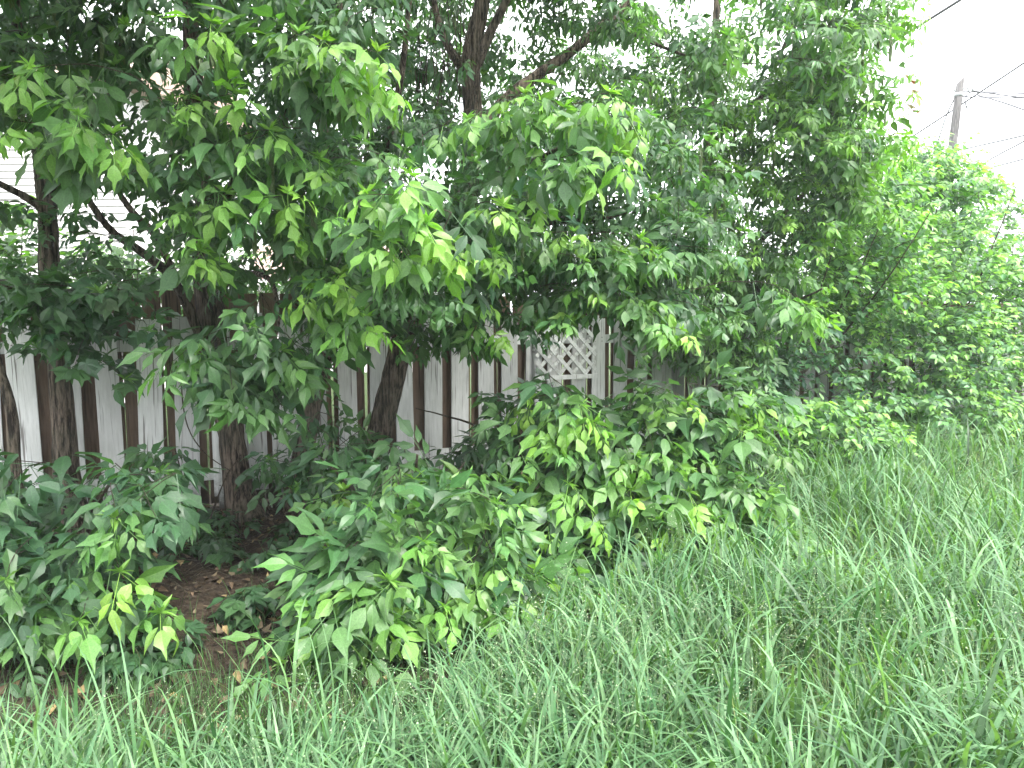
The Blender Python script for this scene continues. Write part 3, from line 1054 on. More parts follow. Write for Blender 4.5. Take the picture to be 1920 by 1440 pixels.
low_plant('boxelder_sapling', 'spreading bright sapling right of the middle, covering the foot of the fence', 'sapling', ground_at(1120, 5.2),
          [[G4(1120, 5.2, .022), R4(1100, 900, 5.1, .016), R4(1070, 820, 4.8, .011), R4(1050, 750, 4.6, .007)],
           [G4(1125, 5.2, .02), R4(1180, 920, 5.1, .015), R4(1240, 830, 4.9, .011), R4(1300, 740, 4.8, .008), R4(1370, 725, 4.7, .005)],
           [G4(1130, 5.15, .018), R4(1220, 960, 4.8, .013), R4(1300, 920, 4.5, .009), R4(1380, 930, 4.4, .006)],
           [G4(1115, 5.15, .016), R4(1060, 950, 4.8, .012), R4(1000, 880, 4.6, .008), R4(960, 850, 4.5, .005)],
           [G4(1120, 5.2, .016), R4(1000, 870, 5.3, .012), R4(900, 800, 5.4, .01), R4(830, 775, 5.5, .007), R4(780, 760, 5.6, .004)]],
          [([(970, 740), (1100, 740), (1180, 830), (1300, 860), (1360, 960), (1300, 1050), (1050, 1040), (940, 930)], (4.4, 5.5), 84, (.05, .6), None),
           ([(1190, 740), (1300, 720), (1400, 720), (1400, 790), (1280, 830), (1200, 810)], (4.5, 5.1), 22, (.2, .6), None),
           ([(1230, 830), (1340, 850), (1410, 930), (1430, 1000), (1300, 980)], (4.2, 4.8), 26, (.3, .9), None),
           ([(980, 1000), (1300, 1020), (1340, 1090), (1000, 1100)], (4.0, 4.6), 26, (.05, .3), None),
           ([(850, 850), (980, 800), (980, 900), (880, 930)], (5.0, 5.6), 14, (0, .25), None)],
          [(1000, 735, 4.4, -.5), (1060, 745, 4.2, .1), (1085, 730, 4.2, .4), (1120, 770, 4.2, .9), (1035, 780, 4.2, -.3), (1200, 830, 4.2, .4), (1160, 850, 4.2, -.2), (1290, 725, 4.4, .5), (1240, 730, 4.5, -.2), (1400, 725, 4.5, .8), (1380, 755, 4.4, .7),
           (1270, 830, 4.2, .4), (1320, 850, 4.2, .8), (1290, 900, 4.0, .3), (1370, 880, 4.2, .9), (1400, 935, 4.1, .8), (1330, 940, 4.0, .3), (1440, 985, 4.1, .9), (1370, 990, 4.0, .5), (1190, 900, 4.1, .2), (1230, 960, 4.0, .4), (1060, 880, 4.1, .1), (1110, 940, 4.0, .3), (1000, 870, 4.2, -.5), (1020, 960, 4.0, -.2), (1330, 1075, 3.9, .8), (1390, 1040, 4.0, .9), (1150, 1010, 3.9, .2)])
# two weedy undershoots close to the left trunks
low_plant('boxelder_sapling', 'small dark sapling before the tall white fence post, few broad leaves', 'sapling', ground_at(360, 5.2),
          [[G4(360, 5.2, .008), R4(345, 900, 5.1, .006), R4(330, 840, 4.9, .004)], [G4(365, 5.2, .007), R4(420, 900, 5.1, .005), R4(450, 850, 4.9, .003)]],
          [([(300, 830), (360, 830), (360, 880), (310, 880)], (4.7, 5.1), 3, (0, .1), None), ([(470, 840), (590, 830), (590, 890), (480, 890)], (4.8, 5.3), 4, (.0, .25), None),
           ([(500, 740), (600, 740), (600, 800), (520, 800)], (4.6, 5.2), 1, (.0, .2), None)], [], (.26, .33))

# ------------------------------------------------------------------ dogwood shrubs along the right
def shrub(label, base, stems, polys, n_sc=(.085, .115), young=(.05, .5), name='dogwood_shrub', group='shrubs on the right', kinds=None, parts=300, col=(1.65, 1.5, 2.0)):
    pl = Plant(name, label, 'shrub', base, group, M_twig, 'stem')
    for st in stems:
        pl.limb(st, 7, .03, .02, 'stem')
    js = []
    for poly, zr, n, yy in polys:
        js += [(p, yy or young) for p in fill(poly, zr, n)]
    js = [j for j in js if j[0][2] > .1]
    js.sort(key=lambda j: float(np.min(np.linalg.norm(pl.pos - j[0], axis=1))))
    for p, yy in js:
        h = p - pl.base
        dd = nz(np.array([h[0], h[1], 0]) * .6 + [rng.normal(0, .4), -.4, rng.uniform(-.1, .8)])
        pl.spray(p, dd, L=rng.uniform(.25, .42), n=int(rng.integers(5, 8)), scale=rng.uniform(*n_sc), young=rng.uniform(*yy), kinds=kinds or V_OV, droop=(-.1, .7))
    pl.leaves = [(*l[:5], l[5] * np.array(col)) for l in pl.leaves]  # pale blue-green of dogwood, brightened further to imitate a veil of glare
    pl.finish(parts, 'foliage')
    return pl


shrub('open dogwood with dark bare stems fanning out before the fence right of the bright sapling', ground_at(1450, 7.6),
      [[G4(1440 + 8 * k, 7.6, .022), R4(1450 + (k - 2) * 12, 730, 7.7, .018), R4(1470 + (k - 2) * 34, 640, 7.8, .013), R4(1480 + (k - 2) * 62, 520, 7.8 - .15 * k, .007), R4(1490 + (k - 2) * 85, 400, 7.8 - .2 * k, .004)] for k in range(6)],
      [([(1370, 800), (1500, 760), (1600, 760), (1680, 860), (1600, 880), (1400, 880)], (6.4, 7.8), 210, (.5, 1.0)),
       ([(1420, 440), (1560, 360), (1680, 330), (1720, 560), (1560, 610), (1420, 590)], (7.0, 8.6), 290, (.5, 1.0)),
       ([(1380, 640), (1470, 640), (1500, 760), (1380, 800)], (7.2, 8.0), 90, (0, .2)),
       ([(1440, 600), (1600, 600), (1640, 760), (1480, 760)], (7.0, 8.2), 25, (0, .35))], (.11, .15))
shrub('tall rounded dogwood below the utility pole, light leaves with flat flower buds', ground_at(1730, 9.8),
      [[G4(1720 + 6 * k, 9.8, .022), R4(1715 + (k - 3) * 14, 700, 9.8, .018), R4(1700 + (k - 3) * 40, 560, 9.7, .013), R4(1690 + (k - 3) * 62, 420, 9.6, .008), R4(1700 + (k - 3) * 70, 330, 9.5, .004)] for k in range(7)],
      [([(1560, 420), (1640, 330), (1720, 290), (1790, 290), (1850, 360), (1870, 470), (1880, 600), (1800, 640), (1560, 620)], (8.2, 10.4), 560, (.6, 1.0)),
       ([(1560, 600), (1860, 590), (1900, 800), (1780, 850), (1600, 840)], (8.0, 9.7), 400, (.5, 1.0)),
       ([(1580, 760), (1760, 740), (1800, 840), (1640, 860)], (7.4, 8.6), 150, (.3, .7)),
       ([(1700, 285), (1800, 285), (1860, 370), (1800, 400), (1700, 360)], (9.0, 10.0), 90, (.4, .85))], (.11, .15))
shrub('dense shrub at the right edge beside the grass, in front of the far lime bushes', ground_at(1930, 10.2),
      [[G4(1920 + 8 * k, 10.2, .022), R4(1910 + (k - 2) * 25, 700, 10.2, .016), R4(1900 + (k - 2) * 50, 580, 10.2, .01), R4(1900 + (k - 2) * 70, 460, 10.2, .005)] for k in range(5)],
      [([(1800, 560), (1860, 470), (1920, 440), (2080, 430), (2100, 860), (1830, 850), (1780, 700)], (9.2, 11.0), 660, (.6, 1.0))], (.11, .15))
shrub('far lime-green bush at the right edge under the sky', ground_at(1900, 17.5),
      [[G4(1900 + 8 * k, 17.5, .03), R4(1890 + (k - 2) * 25, 650, 17.5, .02), R4(1890 + (k - 2) * 40, 500, 17.4, .01), R4(1890 + (k - 2) * 50, 400, 17.3, .005)] for k in range(5)],
      [([(1760, 420), (1850, 385), (1900, 370), (2060, 380), (2080, 700), (1780, 700)], (15.5, 19), 560, (.6, 1.0))], (.16, .22), parts=200, col=(1, 1, 1))
shrub('yellow-green bush standing behind the fence between the crowns and the pole', ground_at(1660, 12.5),
      [[G4(1650 + 8 * k, 12.5, .03), R4(1640 + (k - 2) * 25, 600, 12.5, .02), R4(1650 + (k - 2) * 40, 400, 12.4, .01), R4(1650 + (k - 2) * 50, 320, 12.3, .005)] for k in range(5)],
      [([(1520, 420), (1600, 320), (1700, 305), (1760, 330), (1800, 480), (1780, 600), (1540, 600)], (11.4, 13.6), 520, (.6, .98))], (.13, .18), parts=120, col=(1, 1, 1))

# leafy bushes of the yard behind the fence, seen through gaps on the left
for px, Z, poly, lab, n in ((40, 7.6, [(-160, 380), (80, 380), (80, 560), (-160, 560)], 'sunlit bush behind the fence at the far left, before the white siding', 110),
                            (250, 8.6, [(130, 480), (360, 470), (380, 600), (140, 600)], 'low pale bush behind the fence, between the two left trunks', 110),
                            (620, 10.5, [(400, 300), (820, 260), (860, 560), (420, 560)], 'tall pale shrub behind the fence, glimpsed through the middle crowns', 160),
                            (1100, 12.0, [(880, 60), (1420, 60), (1460, 560), (900, 560)], 'high pale shrub behind the fence, behind the forked trunk', 260)):
    shrub(lab, ground_at(px, Z), [[G4(px + 10 * k, Z, .022), R4(px + (k - 1) * 30, 560, Z, .012), R4(px + (k - 1) * 50, 430, Z, .005)] for k in range(3)],
          [(poly, (Z - .7, Z + .9), n, (.55, .9))], (.13, .19), group='shrubs behind the fence', parts=60, col=(1, 1, 1))

# ------------------------------------------------------------------ dark seedlings on the litter
seeds = []
for k in range(20):
    seeds.append((rng.uniform(250, 440), rng.uniform(950, 1060), 'flat dark seedling in the thick patch at the foot of the white fence boards'))
for k in range(10):
    seeds.append((rng.uniform(430, 590), rng.uniform(1080, 1150), 'flat dark seedling on bare litter left of the bright middle sapling'))
for k in range(8):
    seeds.append((rng.uniform(480, 600), rng.uniform(990, 1060), 'flat dark seedling on the litter just before the dark trunk feet'))
for k in range(10):
    seeds.append((rng.uniform(160, 330), rng.uniform(1200, 1280), 'lobed seedling at the grass edge below the lower left sapling'))
for k, (px, py, seed_label) in enumerate(seeds):
    Z = 1.6 * F / (py + 30 - 597)
    b = ground_at(px, Z)
    if b[1] > fence_y(b[0]) - .3:
        continue
    pl = Plant('boxelder_seedling', seed_label, 'seedling', b, 'seedlings on the shaded litter', M_green_twig, 'stem')
    hgt = rng.uniform(.10, .22)
    pl.limb([(*b, .004), (b[0] + rng.normal(0, .02), b[1], b[2] + hgt * .5, .003), (b[0] + rng.normal(0, .03), b[1] - .02, b[2] + hgt, .002)], 5)
    for q in range(int(rng.integers(5, 9))):
        a = rng.uniform(0, 6.28)
        ax = nz([math.cos(a), math.sin(a), rng.uniform(-.35, .1)])
        nm = nz(np.array([0, 0, 1.]) + rng.normal(0, .15, 3))
        nm = nz(nm - ax * nm.dot(ax))
        pl.leaf(int(rng.choice(V_C3 + V_MP)), pl.pos[int(rng.integers(len(pl.pos) // 2, len(pl.pos)))], ax, nm, rng.uniform(.15, .24), leaf_col(rng.uniform(0, .12)) * .9)
    pl.finish(40)

# ------------------------------------------------------------------ fence
U = nz([1, .506, 0])                # along the fence
NRM = np.array([U[1], -U[0], 0])    # towards the camera
RF = np.stack([U, -NRM, [0, 0, 1]], -1)
fo = np.array([0, 7.2, 0.0])
fence = thing('board_fence', 'weathered fence of spaced white boards in front of taller brown boards', 'fence', fo)
PITCH_B = .269
white_me, brown_me = [], []
for k in range(6):
    w = .172 + rng.uniform(-.010, .008)
    mb = MB().box((0, 0, .755 + rng.uniform(-.01, .01)), (w, .019, 1.51 + rng.uniform(-.03, .03)), None, .003)
    white_me.append(mesh_np('white_board', mb.v[0], mb.f[0], False, None, M_white))
for k in range(6):
    w = .138 + rng.uniform(-.004, .004)
    mb = MB().box((0, 0, .905), (w, .018, 1.80 + rng.uniform(-.015, .015)), None, .003)
    brown_me.append(mesh_np('brown_board', mb.v[0], mb.f[0], False, None, M_brown))


def board(name, me, s_, off, z, tilt=0.0):
    o = link(name, me, fence)
    p = U * s_ + NRM * off
    A = math.atan2(U[1], U[0])
    o.matrix_basis = Matrix.Translation((p[0], p[1], z)) @ Matrix.Rotation(A, 4, 'Z') @ Matrix.Rotation(tilt, 4, 'Y')
    return o


s_ = -7.6
while s_ < 14.5:
    board('white_board', random.choice(white_me), s_ + rng.normal(0, .006), .066, .10 + rng.normal(0, .016), rng.normal(0, .009))
    s_ += PITCH_B
s_ = -7.6
while s_ < 14.5:
    board('brown_board', random.choice(brown_me), s_ + rng.normal(0, .003), -.012, .015 + rng.normal(0, .008), rng.normal(0, .004))
    s_ += .1485 + (.006 if rng.random() < .3 else 0)
s_ = -8.0
while s_ < 14:
    L = 2.44
    for z in (.29, 1.38):
        mb = MB().box((0, 0, 0), (L - .006, .04, .089), None, .004)
        o = mb.build('rail', M_white, fence)
        p = U * (s_ + L / 2) + NRM * .0265
        o.matrix_basis = Matrix.Translation((p[0], p[1], z)) @ Matrix.Rotation(math.atan2(U[1], U[0]), 4, 'Z')
    s_ += L
# the tall white post board that stands to the ground, and the short rotted stub by the trunk
def fence_s(px):
    u = (px - 960) / F
    Z = 7.2 / (1 - .506 * u)
    return (u * Z) / U[0]


for px, w, z0, z1, off in ((411, .105, -.02, 1.55, .105), (518, .125, .12, .75, .095), (1240, .1, -.02, 1.6, .105), (1000, .09, -.02, 1.5, .105), (1530, .1, -.02, 1.6, .105)):
    mb = MB().box((0, 0, (z0 + z1) / 2), (w, .05, z1 - z0), None, .005)
    o = mb.build('post', M_white, fence)
    p = U * fence_s(px) + NRM * off
    o.matrix_basis = Matrix.Translation((p[0], p[1], 0)) @ Matrix.Rotation(math.atan2(U[1], U[0]), 4, 'Z') @ Matrix.Rotation(rng.normal(0, .008), 4, 'Y')
# nail heads: three small dark discs at each rail on the white boards
# lattice panel leaning on the fence
a0, a1 = fence_s(992), fence_s(1102)
lw, lh = a1 - a0, .57
lz = 1.30
lat_o = fo + U * ((a0 + a1) / 2) + NRM * .15
lat = thing('lattice_panel', 'white diagonal lattice panel hung on the fence near the middle', 'lattice', (lat_o[0], lat_o[1], lz))
RA = Matrix.Rotation(math.atan2(U[1], U[0]), 4, 'Z')
for sg, off in ((1, 0.0), (-1, .008)):
    c = -1.2
    while c < 1.2:
        # clip the line x*sg - z = c to the panel
        pts = []
        for tx in (-lw / 2, lw / 2):
            z = (tx * sg - c)
            if -lh / 2 <= z <= lh / 2:
                pts.append((tx, z))
        for tz in (-lh / 2, lh / 2):
            x = (tz + c) * sg
            if -lw / 2 < x < lw / 2:
                pts.append((x, tz))
        if len(pts) >= 2:
            (x0, z0), (x1, z1) = pts[0], max(pts[1:], key=lambda q: math.hypot(q[0] - pts[0][0], q[1] - pts[0][1]))
            L = math.hypot(x1 - x0, z1 - z0)
            if L > .06:
                mb = MB().box((0, 0, 0), (L, .007, .038))
                o = mb.build('lattice_strip', M_white, lat)
                ang = math.atan2(z1 - z0, x1 - x0)
                o.matrix_basis = RA @ Matrix.Translation(((x0 + x1) / 2, -off, (z0 + z1) / 2)) @ Matrix.Rotation(-ang, 4, 'Y')
        c += .155
for z, w in ((lh / 2 + .02, lw + .04), (-lh / 2 - .02, lw + .04)):
    o = MB().box((0, 0, 0), (w, .02, .045)).build('border', M_white, lat)
    o.matrix_basis = RA @ Matrix.Translation((0, -.02, z))

# ------------------------------------------------------------------ houses beyond the fence
hz = 12.0
hx1 = P(232, 500, hz)[0]
house = thing('white_house', 'house wall of white horizontal siding behind the fence at the far left', 'house', (hx1 - 4, hz + 3, 0))
o = MB().box((0, .1, 2.78), (8.0, 5.8, 5.3)).build('wall', M_siding, house)
sid = mesh_np('siding_plank', np.array([[-4, -2.84, 0], [4, -2.84, 0], [-4, -2.80, .112], [4, -2.80, .112], [-4, -2.8, 0], [4, -2.8, 0]]), np.array([(0, 1, 3), (0, 3, 2), (0, 4, 5), (0, 5, 1), (0, 2, 4), (1, 5, 3)]), False, None, M_siding)
for k in range(46):
    p = link('siding_plank', sid, house, (0, -.0, .15 + k * .115))
    p.location.y = -.02
mbr = MB()
mbr.add([(-4.4, -3.3, 5.45), (4.4, -3.3, 5.45), (4.4, .2, 6.9), (-4.4, .2, 6.9), (4.4, 3.6, 5.45), (-4.4, 3.6, 5.45)], [(0, 1, 2), (0, 2, 3), (3, 2, 4), (3, 4, 5), (1, 4, 2), (0, 3, 5), (0, 5, 4), (0, 4, 1)])
mbr.build('roof', M_shingle, house)
h2o = np.array([-7.2, 21.0, 0])
h2 = thing('bungalow', 'distant bungalow with a tan shingled roof glimpsed through leaves on the left', 'house', h2o)
MB().box((0, 2.5, 1.3), (9, 5, 2.6)).build('wall', M_siding, h2)
MB().box((0, -.42, 2.62), (9.6, .06, .18)).build('fascia', M_siding, h2)
for r in range(9):
    for c in range(16):
        y0, y1 = -.45 + r * .36, -.45 + (r + 1) * .36 + .05
        z0, z1 = 2.72 + r * .14, 2.72 + (r + 1) * .14 - .0
        x0 = -4.8 + c * .6 + (.3 if r % 2 else 0)
        mb = MB()
        mb.add([(x0, y0, z0 + .025), (x0 + .59, y0, z0 + .025), (x0 + .59, y1, z1 + .01), (x0, y1, z1 + .01), (x0, y0, z0), (x0 + .59, y0, z0)], [(0, 1, 2), (0, 2, 3), (4, 5, 1), (4, 1, 0)])
        mb.build('shingle', M_shingle, h2)
mbr = MB()
mbr.add([(-4.8, -.45, 2.70), (5.1, -.45, 2.70), (5.1, 2.8, 3.95), (-4.8, 2.8, 3.95), (5.1, 5.6, 2.7), (-4.8, 5.6, 2.7)], [(0, 1, 2), (0, 2, 3), (3, 2, 4), (3, 4, 5), (1, 4, 2), (0, 3, 5)])
mbr.build('roof', M_shingle, h2)

# ------------------------------------------------------------------ utility pole and wires
pt, pb_ = P(1801, 150, 22), P(1779, 330, 22)
dirp = (pt - pb_) / (pt[2] - pb_[2])
pb0 = pt - dirp * (pt[2] + .1)
pole = thing('utility_pole', 'weathered grey wooden utility pole leaning right against the sky', 'utility pole', pb0)
path = np.array([pb0 + (pt - pb0) * t for t in np.linspace(0, 1, 14)])
mb = MB().tube(path, np.linspace(.165, .11, 14), 14, .02)
v = mb.v[0]
v[-14:, 2] += (v[-14:, 0] - v[-14:, 0].mean()) * 1.3 - .02
mb.build('shaft', M_pole, pole, True, pb0)
c = P(1797, 178, 22)
MB().tube([c + [0, 0, -.05], c + [0, 0, .05]], .125, 14).build('clamp_band', M_metal, pole, True, pb0)
for px, py in ((1788, 172), (1812, 168), (1822, 171)):
    c = P(px, py, 21.9)
    MB().tube([c + [-.10, 0, 0], c + [-.06, 0, .07], c + [.02, 0, .07], c + [.05, 0, 0]], .025, 6).build('hook', M_metal, pole, True, pb0)
c = P(1811, 180, 21.9)
MB().tube(smooth_path([(*P(1822, 172, 21.9), .02), (*P(1811, 180, 21.9), .02), (*P(1809, 190, 21.9), .02), (*P(1814, 205, 21.9), .02)], .1)[:, :3], .018, 6).build('cable_loop', M_wire, pole, True, pb0)
WIRES = [
    ([(1480, 200, 17), (1605, 122, 14), (1800, 0, 10.5), (1960, -104, 8.5)], .013, 'thick overhead cable crossing the top right corner'),
    ([(1640, 300, 27), (1720, 250, 26), (1920, 118, 23), (2000, 60, 22)], .028, 'thick cable running up behind the utility pole'),
    ([(1806, 172, 22), (1840, 173, 22), (1920, 175, 20), (1990, 176, 18)], .015, 'upper thin wire running level to the right from the pole'),
    ([(1822, 170, 22), (1870, 177, 21), (1920, 183, 20), (1990, 190, 18)], .013, 'thin wire sloping slightly down right from the pole hook'),
    ([(1806, 181, 22), (1860, 183, 21), (1920, 184, 20), (1990, 186, 18)], .015, 'lower level wire running right from the pole band'),
    ([(1832, 178, 22), (1880, 192, 20), (1920, 206, 19), (1990, 232, 17)], .012, 'thin wire falling away to the right edge from the pole top'),
    ([(1787, 284, 22), (1850, 270, 20), (1920, 254, 18), (1990, 236, 16)], .014, 'wire rising right from low on the pole'),
    ([(1830, 318, 24), (1860, 297, 22), (1920, 265, 20), (1990, 226, 18)], .013, 'steeper thin wire rising out of the shrub at the right'),
    ([(1830, 320, 24), (1855, 315, 22), (1920, 298, 20), (1990, 278, 18)], .013, 'lowest thin wire rising out of the shrub at the right'),
    ([(1791, 182, 22), (1776, 213, 22.3), (1765, 245, 22.6), (1740, 320, 23)], .012, 'thin guy wire dropping left from the pole top'),
]
for pts, r, lab in WIRES:
    r = max(r, .018) * (1.15 if r < .02 else 1.0)
    q = smooth_path([(*P(*p), r) for p in pts], .5)
    o = tag(MB().tube(q[:, :3], r, 6).build('overhead_wire', M_wire, None, True), lab, 'wire', 'overhead wires by the pole')

# ------------------------------------------------------------------ grass
def blades(n_pts, h, w, lean0, bend, az, x, y, z0, col, seg=4, twist=None):
    n = len(x)
    t = np.linspace(0, 1, seg + 1)
    p = np.stack([x, y, ground_z(x, y) + z0 - .01], -1)
    V = np.zeros((n, 2 * seg + 1, 3))
    if twist is None:
        twist = rng.normal(0, .5, n)
    for k in range(seg + 1):
        th = lean0 + bend * t[k] ** 1.4
        wd = w * (np.clip(1.05 - t[k] ** 1.7, 0, 1) if k else .75) / 2
        wa = az + math.pi / 2 + twist * t[k] * 1.3
        side = np.stack([np.cos(wa), np.sin(wa), np.zeros(n)], -1) * wd[:, None]
        if k < seg:
            V[:, 2 * k] = p - side
            V[:, 2 * k + 1] = p + side
        else:
            V[:, 2 * seg] = p
        st = h / seg
        p = p + np.stack([np.sin(th) * np.cos(az), np.sin(th) * np.sin(az), np.cos(th)], -1) * st[:, None]
    V[..., 2] = np.maximum(V[..., 2], ground_z(V[..., 0], V[..., 1]) + .004)
    T = []
    for k in range(seg - 1):
        a = 2 * k
        T += [(a, a + 1, a + 3), (a, a + 3, a + 2)]
    T.append((2 * seg - 2, 2 * seg - 1, 2 * seg))
    T = np.array(T)
    TT = (T[None] + (np.arange(n) * (2 * seg + 1))[:, None, None]).reshape(-1, 3)
    C = np.ones((n, 2 * seg + 1, 4))
    C[..., :3] = col[:, None, :]
    C[..., 3] = 0
    return V.reshape(-1, 3), TT, C.reshape(-1, 4)


def scatter(n, z0, z1, keep):
    """points on the ground, thinning out with distance from where one stands"""
    X, Y = [], []
    got = 0
    while got < n:
        Y_ = z0 * (z1 / z0) ** rng.random(n)
        X_ = (rng.random(n) * 2.3 - 1.1) * .76 * Y_
        k = keep(X_, Y_) > rng.random(n)
        X.append(X_[k])
        Y.append(Y_[k])
        got += k.sum()
    return np.concatenate(X)[:n], np.concatenate(Y)[:n]


def keep_open(X, Y):
    patch = .35 + .65 * clump(1.7 * X, 1.7 * Y, 9) ** .7
    d = Y - edge_y(X) - .12 * np.sin(3.1 * X) - .1 * np.sin(7.3 * X + 1)
    return np.where(d < 0, 1.0, np.exp(-d / .18) * .6) * patch


def keep_shade(X, Y):
    d = Y - edge_y(X)
    return np.where((d > -.9) & (d < 0), .7, np.where(d >= 0, np.exp(-d / .55) * .8, 0)) * np.clip((.9 - X) / .8, .0, 1)


def clump(x, y, s=0):
    return .5 + .5 * np.sin(2.7 * x + s + 1.3 * np.sin(1.9 * y)) * np.sin(2.3 * y + .8 * s + np.sin(1.4 * x))


GSETS = []
def gcol(n, a, b, j=.12):
    t = rng.random(n)[:, None]
    return (np.array(a) * t + np.array(b) * (1 - t)) * (1 + rng.normal(0, j, (n, 1)))


# fine dense sward
N = 68000
x, y = scatter(N, 1.5, 13, lambda a, b: keep_open(a, b) * np.clip((a + 1.7) / 2.4, .15, 1))
far = np.clip(y / 5, .8, 1.9)
tall = (.42 + .58 * np.clip((x - .1) / 1.5, 0, 1)) * (.45 + .75 * clump(1.7 * x, 1.7 * y, 9))
flow = .8 + 1.6 * np.sin(.9 * x + .6 * y) + rng.normal(0, .8, N)      # blades lodge in swirls
GSETS.append(blades(N, rng.uniform(.15, .44, N) * tall, rng.uniform(.003, .0065, N) * far, np.abs(rng.normal(.2, .3, N)) + .75 * clump(.6 * x, .6 * y, 5) ** 2, rng.uniform(.4, 2.4, N), flow, x, y, 0, gcol(N, (.034, .098, .020), (.160, .268, .070), .28), 4))
# short fine grass at the front left, shade put into its dark colour
N = 24000
x, y = scatter(N, 1.6, 5, keep_shade)
GSETS.append(blades(N, rng.uniform(.08, .24, N), rng.uniform(.002, .0038, N), np.abs(rng.normal(.2, .3, N)), rng.uniform(.2, 1.5, N), rng.uniform(0, 6.28, N), x, y, 0, gcol(N, (.022, .07, .014), (.05, .12, .026)), 3))
# broad arching blades, several from one stem
N0 = 5200
x, y = scatter(N0, 1.7, 12, lambda a, b: keep_open(a, b) * (.3 + .7 * (clump(a, b, 2) > .4)) * np.clip((a + 2.6) / 1.5, .25, 1))
rep = rng.integers(2, 5, N0)
x, y = np.repeat(x, rep), np.repeat(y, rep)
N = len(x)
x = x + rng.normal(0, .012, N)
y = y + rng.normal(0, .012, N)
far = np.clip(y / 5, .85, 2.0)
hh = rng.uniform(.24, .58, N) * (.7 + .3 * np.clip((x - .1) / 1.5, 0, 1))
GSETS.append(blades(N, hh, (.009 + .017 * rng.random(N) ** .8) * far * (1 - .25 * np.clip(y / 6, 0, 1)), np.abs(rng.normal(.3, .25, N)), rng.uniform(.5, 2.7, N), rng.uniform(0, 6.28, N), x, y, rng.uniform(.02, .32, N) * np.clip((x + 1.2) / 2.4, .1, 1), gcol(N, (.042, .115, .046), (.135, .245, .112), .24), 6))
# stalks, upright and thin
N = 2600
x, y = scatter(N, 1.8, 11, keep_open)
sth = rng.uniform(.35, .7, N) * np.clip((x + 2) / 3.5, .4, 1)
saz, sbd = rng.uniform(0, 6.28, N), rng.uniform(.05, .6, N)
GSETS.append(blades(N, sth, rng.uniform(.0025, .004, N), np.abs(rng.normal(.12, .15, N)), sbd, saz, x, y, 0, gcol(N, (.12, .21, .08), (.2, .27, .13)), 4, np.zeros(N)))
# straw and yellowed blades lying low
N = 1800
x, y = scatter(N, 1.6, 9, lambda a, b: keep_open(a, b) * (a > .2))
GSETS.append(blades(N, rng.uniform(.2, .45, N), rng.uniform(.0025, .005, N), rng.uniform(.5, 1.3, N), rng.uniform(.1, .7, N), rng.uniform(0, 6.28, N), x, y, rng.uniform(.02, .14, N), gcol(N, (.20, .24, .09), (.30, .29, .16)), 3))
# scattered tall blades at the foot of the shade, left
N = 340
x = rng.uniform(-2.4, .6, N)
y = edge_y(x) - rng.uniform(-.5, .9, N)
GSETS.append(blades(N, rng.uniform(.3, .6, N), rng.uniform(.008, .014, N), np.abs(rng.normal(.1, .12, N)), rng.uniform(.8, 2.6, N), rng.uniform(0, 6.28, N), x, y, rng.uniform(0, .12, N), gcol(N, (.06, .15, .07), (.12, .22, .08)), 7))
VV, TT, CC, nv = [], [], [], 0
for V, T, C in GSETS:
    VV.append(V)
    TT.append(T + nv)
    CC.append(C)
    nv += len(V)
# panicles: sprays of tiny seeds round the tops of thin stalks
pv, ptn = [], []
N = 900
x, y = scatter(N, 2.0, 9, keep_open)
for k in range(N):
    b = np.array([x[k], y[k], float(ground_z(x[k], y[k]))])
    hgt = rng.uniform(.3, .6) * min(1, max(.5, (x[k] + 3) / 3))
    lean = rng.normal(0, .12, 2)
    tp = b + [lean[0] * hgt, lean[1] * hgt, hgt]
    q = rng.normal(0, 1, (26, 3)) * [.028, .028, .05] + tp - [0, 0, .04]
    for g in q:
        d = np.clip(rng.normal(0, .0022, (3, 3)), -.003, .003) * (1 + y[k] / 8)
        pv.append(g + d)
    pv.append(np.array([b, b + [.0025, 0, 0], tp]))
PV = np.concatenate(pv)
PT = np.arange(len(PV)).reshape(-1, 3)
PC = np.ones((len(PV), 4))
PC[:, :3] = (np.array([.26, .31, .21]) * rng.uniform(.7, 1.3, (len(PV) // 3, 1))).repeat(3, 0)
PC[:, 3] = 0
VV.append(PV)
TT.append(PT + nv)
CC.append(PC)
tag(link('tall_grass', mesh_np('tall_grass', np.vstack(VV), np.vstack(TT), True, np.vstack(CC), M_grass)), 'tall mixed grass with arching blades and seed heads covering the open ground', 'grass', kind='stuff')

# ------------------------------------------------------------------ thin volume added to lift dark tones like lens glare
hz_m = bpy.data.materials.new('glare_haze')
hz_m.use_nodes = True
hz_m.node_tree.nodes.clear()
hv = hz_m.node_tree.nodes.new('ShaderNodeVolumePrincipled')
hv.inputs['Color'].default_value = (.93, .97, 1.0, 1)
hv.inputs['Density'].default_value = .0014
ho = hz_m.node_tree.nodes.new('ShaderNodeOutputMaterial')
hz_m.node_tree.links.new(hv.outputs[0], ho.inputs['Volume'])
MBH = MB().box((0, 0, 5.6), (1300, 1300, 13.2))
glare_haze = tag(MBH.build('glare_haze', hz_m), 'thin pale veil added to lift the dark tones, in place of lens glare', 'glare_haze', kind='stuff')

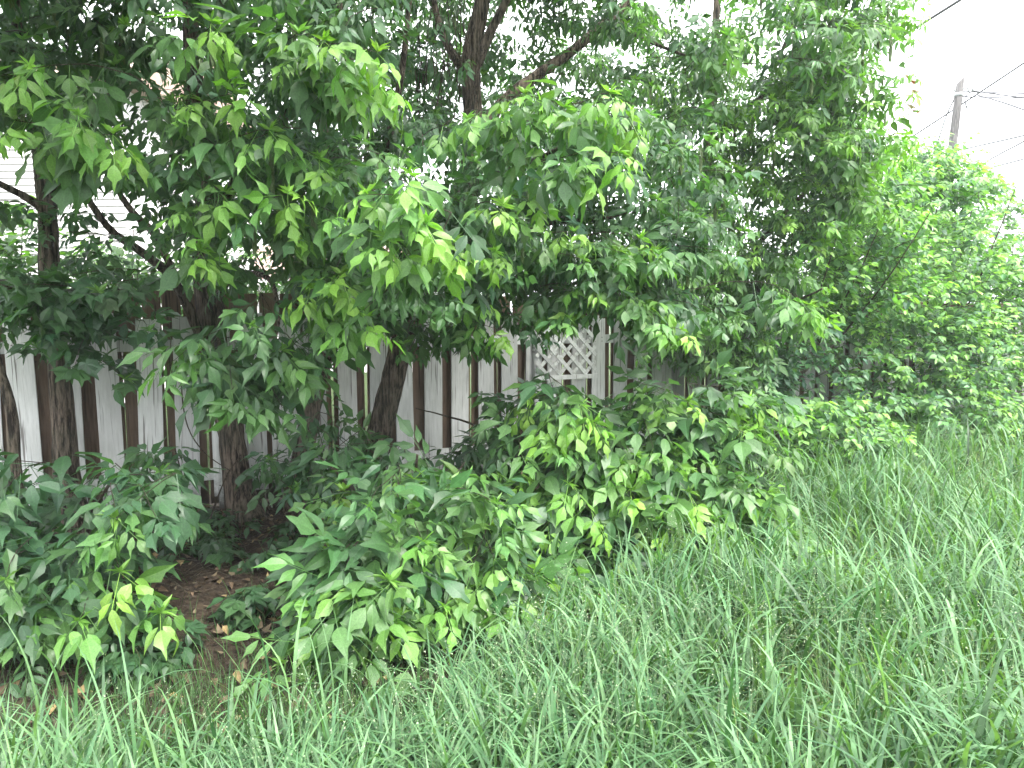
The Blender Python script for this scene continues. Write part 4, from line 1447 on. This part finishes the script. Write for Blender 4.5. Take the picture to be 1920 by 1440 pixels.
# ------------------------------------------------------------------ litter and fallen twigs
VV, TT, CC, n = [], [], [], 0
N = 4600
cnt = 0
while cnt < N:
    Y = rng.uniform(2.2, 7.5)
    X = rng.uniform(-4.5, 2.5)
    if Y < edge_y(X) - .35 or Y > fence_y(X) - .05:
        continue
    V, T, C = LEAF[int(rng.choice(V_OL))]
    sz = rng.uniform(.03, .085)
    R = rotz(rng.uniform(0, 6.28)) @ roty(rng.normal(0, .3)) @ rotx(rng.normal(0, .4) + (math.pi if rng.random() < .4 else 0))
    w = (V * [1, 1, rng.uniform(.5, 2.5)] * sz) @ R.T
    w[:, 2] -= w[:, 2].min() - .003 - rng.uniform(0, .015)
    w += [X, Y, float(ground_z(X, Y))]
    c = C.copy()
    base = np.array([.10, .07, .045]) if rng.random() < .82 else np.array([.27, .20, .10])
    c[:, :3] *= base * rng.uniform(.45, 1.4)
    VV.append(w)
    CC.append(c)
    TT.append(T + n)
    n += len(V)
    cnt += 1
tag(link('leaf_litter', mesh_np('leaf_litter', np.vstack(VV), np.vstack(TT), False, np.vstack(CC), M_dead)), 'dry brown fallen leaves lying on the earth in the shade', 'leaf litter', kind='stuff')
mb = MB()
for k in range(1700):
    Y = rng.uniform(2.6, 7.0)
    X = rng.uniform(-4.0, 1.5)
    if Y < edge_y(X) - .1 or Y > fence_y(X) - .05:
        continue
    L = rng.uniform(.06, .3)
    a = rng.uniform(0, 6.28)
    d = np.array([math.cos(a), math.sin(a), 0]) * L
    c = np.array([X, Y, float(ground_z(X, Y)) + rng.uniform(.005, .03)])
    mb.tube([c - d / 2, c + [0, 0, rng.uniform(0, .012)], c + d / 2], rng.uniform(.001, .0032), 4, 0, False)
tag(mb.build('fallen_twigs', M_twig, None, True, None, 'stuff'), 'thin dry twigs strewn over the litter under the trees', 'twigs')
for pts, r, lab in (
        ([(500, 870, 5.5), (460, 905, 5.4), (440, 930, 5.3), (440, 975, 5.2), (480, 990, 5.1), (535, 992, 5.1)], .006, 'curved bare vine looping from the trunk foot onto the litter'),
        ([(520, 900, 5.5), (545, 930, 5.4), (560, 940, 5.4), (566, 965, 5.35)], .005, 'pale forked stick leaning out of the dark trunk foot'),
        ([(470, 985, 5.15), (462, 1020, 5.0), (452, 1050, 4.85)], .006, 'straight stick lying on the litter towards the grass'),
        ([(405, 480, 5.2), (415, 560, 5.15), (440, 605, 5.1), (490, 602, 5.1), (560, 590, 5.1)], .008, 'pale dead vine hanging in a loop before the thick trunk'),
        ([(345, 640, 5.3), (340, 720, 5.3), (352, 800, 5.3), (385, 850, 5.25), (435, 885, 5.2)], .006, 'thin dark sucker stem rising before the white boards left of the thick trunk')):
    q = smooth_path([(*P(*p), r) for p in pts], .06)
    q[:, 2] = np.maximum(q[:, 2], .01)
    tag(MB().tube(q[:, :3], np.linspace(r, r * .6, len(q)), 6, .05).build('bare_stem', M_twig, None, True), lab, 'stem')
